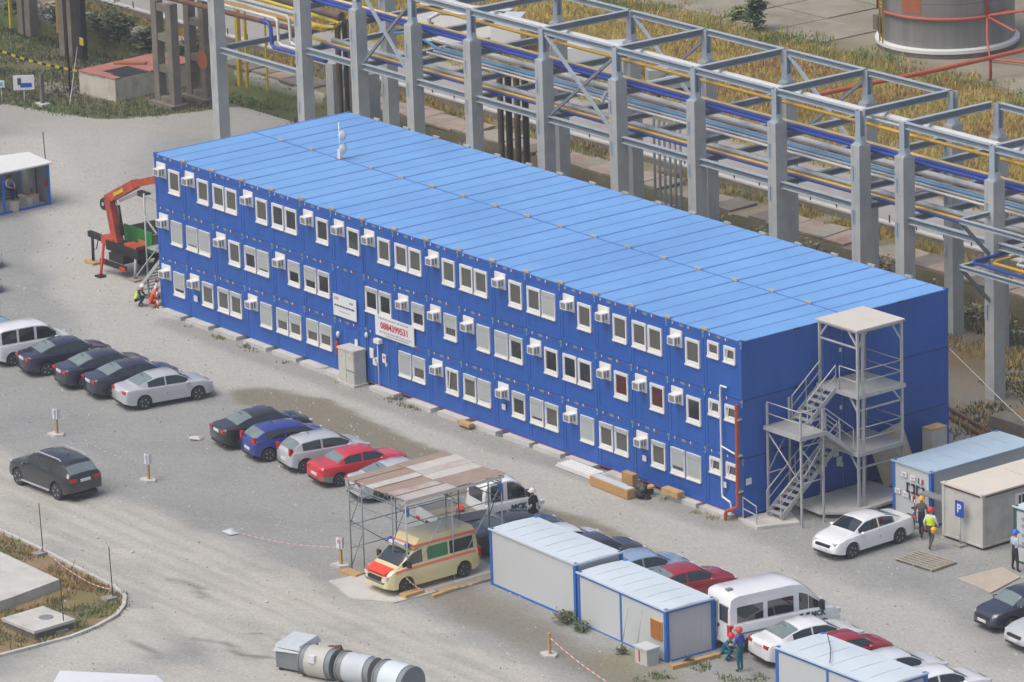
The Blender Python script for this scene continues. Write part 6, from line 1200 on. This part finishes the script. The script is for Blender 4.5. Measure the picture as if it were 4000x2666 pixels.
person('person in dark waistcoat and pale sleeves with white helmet by the flatbed truck', (39.0, -7.2, 0), 100, 'cloth_dark', 'cloth_dark', 'helmet_white', 'shirt_white', dict(rw=(.34, -.02, .95)))
person('crouching person in yellow vest and white helmet at the left corner of the block', (-1.35, -.5, 0), -50, 'cloth_navy', 'cloth_navy', 'helmet_white', None, SQUAT, 'hi_vis')
person('bending person in orange overalls beside the crouching one', (-.6, -.15, 0), -30, 'cloth_orange', 'cloth_orange', 'helmet_white', 'cloth_grey', SQUAT)
person('person in a white shirt sitting on the bench in the shelter', (-23.25, 5.9, .05), -80, 'cloth_white_blue', 'cloth_dark', None, 'cloth_white_blue', SIT)
bag = MB().blob((52.62, 3.3, .92), .15, 'helmet_yellow', 8, 1.1, .15).build('yellow_bag'); tag(bag, 'small yellow bag hanging at the hip of the walking person', 'bag')

# ------------------------------------------------------------------ vegetation
def tufts(name, label, cat, pick, n, mats, h0, h1, w, blades=6, spread=.25, seed=1):
    rg = np.random.default_rng(seed); P = pick(rg, n); n = len(P); k = blades
    base = np.repeat(P, k, 0)+np.concatenate([rg.normal(0, spread, (n*k, 2)), np.zeros((n*k, 1))], 1)
    hh = rg.uniform(h0, h1, n*k)*np.repeat(rg.uniform(.6, 1.25, n), k); an = rg.uniform(0, 6.28, n*k); ln = rg.normal(0, .3, (n*k, 2))*hh[:, None]; ww = w*rg.uniform(.6, 1.3, n*k)
    dx = np.stack([np.cos(an)*ww, np.sin(an)*ww, np.zeros(n*k)], 1); top = base+np.concatenate([ln, hh[:, None]], 1)
    vs = np.stack([base-dx, base+dx, top], 1).reshape(-1, 3); me = bpy.data.meshes.new(name); me.vertices.add(len(vs)); me.vertices.foreach_set('co', vs.ravel())
    me.loops.add(len(vs)); me.loops.foreach_set('vertex_index', np.arange(len(vs), dtype=np.int32)); me.polygons.add(n*k); me.polygons.foreach_set('loop_start', np.arange(0, len(vs), 3, dtype=np.int32)); me.update(calc_edges=True)
    for m_ in mats: me.materials.append(MATS[m_])
    mi = np.repeat(np.clip((vn(P[:, 0], P[:, 1], 3.5)*1.3+rg.normal(0, .25, n))*len(mats), 0, len(mats)-1).astype(int), k); me.polygons.foreach_set('material_index', mi.astype(np.int32)); me.update()
    return tag(inst(name, me), label, cat, None, 'stuff')
for n_, c_ in dict(grass_straw=(190, 168, 96), grass_gold=(178, 150, 78), grass_red=(150, 116, 86), grass_lime=(150, 156, 88), grass_green=(100, 126, 74), grass_dry=(150, 138, 106)).items(): mat(n_, S(*c_), .9, var=.12, scale=1.2)
def rect(x0, y0, x1, y1, z=0, cond=None):
    def f(rg, n):
        P = np.stack([rg.uniform(x0, x1, n), rg.uniform(y0, y1, n), np.full(n, float(z))], 1)
        if cond is not None: P = P[cond(P[:, 0], P[:, 1])]
        P[:, 2] = height(P[:, 0], P[:, 1]); return P
    return f
tufts('dry_grass', 'golden dry grass field beyond the concrete road', 'grass', rect(-66, 41.6, 20, 59.5), 17000, ['grass_red', 'grass_gold', 'grass_straw', 'grass_gold', 'grass_lime', 'grass_straw'], .12, .42, .045, 6, .3, 2)
tufts('field_edge_grass', 'yellow green grass along the edge of the paved bund', 'grass', rect(-62, 57.2, 12, 61.5, 0, lambda x, y: rng.random(len(x)) < np.clip(1-(y-58.2)/3.2, 0, 1)*(vn(x, y, 2) > .4)), 5000, ['grass_lime', 'grass_straw', 'grass_lime', 'grass_green'], .15, .5, .05, 6, .25, 3)
tufts('verge_grass', 'green grass on the verge at the upper left', 'grass', rect(-66, 15, -26, 31.6, 0, lambda x, y: inside(x, y, verge) & ~((x > -41.2) & (x < -37.2) & (y > 21.7) & (y < 28.2)) & (vn(x+3, y, 3) > .3)), 8500, ['grass_green', 'leaf_mid', 'grass_green', 'grass_dry', 'leaf_dark'], .07, .24, .04, 6, .25, 4)
tufts('ditch_weeds', 'dark weeds growing in the ditch behind the rack', 'weeds', rect(-26, 26.2, 40, 31.4, 0, lambda x, y: vn(x, y, 2.5) > .38), 6500, ['leaf_dark', 'grass_dry', 'leaf_mid', 'grass_dry'], .2, .7, .05, 6, .28, 5)
tufts('kerb_strip_grass', 'dry grass between the cover slabs and the parapet', 'grass', rect(-62, 33.7, 62, 35.1, 0, lambda x, y: vn(x, y, 2.0) > .35), 3500, ['grass_dry', 'grass_lime', 'grass_gold'], .12, .4, .05, 5, .2, 6)
tufts('corner_scrub', 'brown scrub behind the far right corner of the block', 'scrub', rect(28, 14.5, 58, 26.5, 0, lambda x, y: (vn(x, y, 2.2) > .6) & (y > 13.5+(44.5-np.minimum(x, 44.5))*.3)), 3500, ['grass_dry', 'grass_gold', 'grass_straw', 'leaf_dark'], .08, .3, .05, 6, .3, 7)
tufts('island_grass', 'brown dry grass on the kerbed island at the lower left', 'grass', rect(18, -36, 37, -24.3, 0, lambda x, y: inside(x, y, island) & ~((x < 32.6) & (y < -26.2)) & ~((x > 34) & (x < 36.5) & (y > -30.8) & (y < -28.5)) & (vn(x, y, 1.3) > .35)), 5000, ['grass_dry', 'grass_gold', 'grass_red', 'grass_dry', 'grass_green'], .06, .22, .035, 6, .14, 8)
tufts('gravel_weeds', 'sparse green weeds on the gravel beside the cabins', 'weeds', rect(56, -15.6, 62, -11.6, 0, lambda x, y: vn(x, y, .8) > .55), 900, ['grass_green', 'grass_dry'], .04, .15, .03, 6, .1, 9)
tufts('front_weeds', 'small weeds between the foundation blocks along the blue front', 'weeds', rect(0, -.9, 44, -.2, 0, lambda x, y: vn(x, y, .9) > .66), 700, ['leaf_mid', 'grass_dry', 'grass_dry'], .04, .18, .03, 6, .1, 10)
def bush(name, label, cat, loc, r, h, mats, n=260, trunk=None, leaf=.07, group=None, seed=0):
    rg = random.Random(seed); t = thing(name, label, cat, loc, 0, group); m = MB()
    st = MB()
    for k in range(5): a = rg.uniform(0, 6.28); q = rg.uniform(.3, .8)*r; st.tube([(0, 0, 0), (q*.4*math.cos(a), q*.4*math.sin(a), h*.45), (q*math.cos(a), q*math.sin(a), h*.85)], [.04, .03, .01], 'bark', 5)
    st.build('stem', t)
    cl = [(rg.gauss(0, r*.45), rg.gauss(0, r*.45), h*(.25+.75*rg.random())) for _ in range(9)]
    for k in range(n):
        c = rg.choice(cl); p = Vector((c[0]+rg.gauss(0, r*.28), c[1]+rg.gauss(0, r*.28), max(.03, c[2]*.8+rg.gauss(0, h*.12)))); a = rg.uniform(0, 6.28); u = Vector((math.cos(a), math.sin(a), rg.uniform(-.5, .5)))*leaf*rg.uniform(.7, 1.6); v = Vector((-math.sin(a), math.cos(a), rg.uniform(-.6, .6)))*leaf*rg.uniform(.4, .9)
        m.add([p-u, p+v, p+u, p-v], [(0, 1, 2, 3)], rg.choice(mats))
    m.build('foliage', t); return t
bush('grass_clump', 'dark grass clump growing at the joint of the two white cabins', 'grass', (49.0, -13.4, 0), .7, .5, ['leaf_dark', 'leaf_mid', 'grass_dry'], 420, leaf=.06, seed=1)
bush('grass_clump', 'low grass tuft right of the cabin joint', 'grass', (50.3, -13.6, 0), .45, .35, ['leaf_dark', 'grass_green'], 300, leaf=.05, seed=2)
bush('grass_clump', 'small tuft by the leaning rods at the cabin foot', 'grass', (53.5, -14.0, 0), .25, .3, ['leaf_dark', 'leaf_mid'], 120, leaf=.05, seed=3)
bush('grass_clump', 'small dark tuft at the end wall of the blue framed cabin', 'grass', (56.15, -12.9, 0), .18, .35, ['leaf_dark'], 70, leaf=.05, seed=4)
bush('shrub', 'dark green shrub alone on the paved bund', 'shrub', (-25.2, 59.5, 0), .75, 2.6, ['leaf_dark', 'leaf_mid', 'grass_green'], 800, leaf=.14, seed=5)
bush('shrub', 'pale green low shrub left of the dark shrub on the bund', 'shrub', (-28.3, 60.6, 0), .6, .9, ['grass_green', 'grass_lime'], 300, leaf=.12, seed=6)
random.seed(31)
for k in range(15):
    x = [-24.5, -20, -15.5, -11.5, -8, -4, 1, 5.5, 9.5, 14, 19, 23.5, 26.5, 31, 34.5][k]; bush('ditch_bush', 'grey green ditch bush beside the cover slabs, '+ORD[k]+' from the left end', 'bush', (x, 30.5-random.uniform(0, 1.6), -1.0), random.uniform(.7, 1.1), random.uniform(1.1, 1.8), ['leaf_dark', 'leaf_mid', 'grass_dry'], 330, leaf=.11, group='bushes in the ditch', seed=40+k)
for k, (x, y) in enumerate(((41.5, 20.5), (46.0, 22.0), (49.5, 17.5), (43.5, 24.5))): bush('scrub_bush', ('scrub bush nearest the far corner of the blue block', 'scrub bush beside the right edge column foot', 'scrub bush lowest on the slope at the right edge', 'scrub bush farthest up the slope at the right')[k], 'bush', (x, y, 0), .9, 1.2, ['leaf_dark', 'grass_dry', 'leaf_mid'], 360, leaf=.1, group='bushes behind the right corner', seed=70+k)
for k, (x, y, r) in enumerate(((-57, 30.6, 1.5), (-53, 31, 1.6), (-60.5, 30, 1.6), (-50, 30.5, 1.0), (-46, 30, .9), (-42.5, 30.6, .9))): bush('shrub', ('largest dark shrub behind the yellow posts', 'dark shrub between yellow posts and cover slabs', 'dark shrub cut by the left picture edge', 'dark shrub behind the concrete pole pair', 'low dark shrub right of the dark steel post', 'low dark shrub behind the pit')[k], 'shrub', (x, y, 0), r, 1.9, ['leaf_dark', 'leaf_mid', 'leaf_dark'], 700, leaf=.14, group='shrubs at the upper left', seed=80+k)
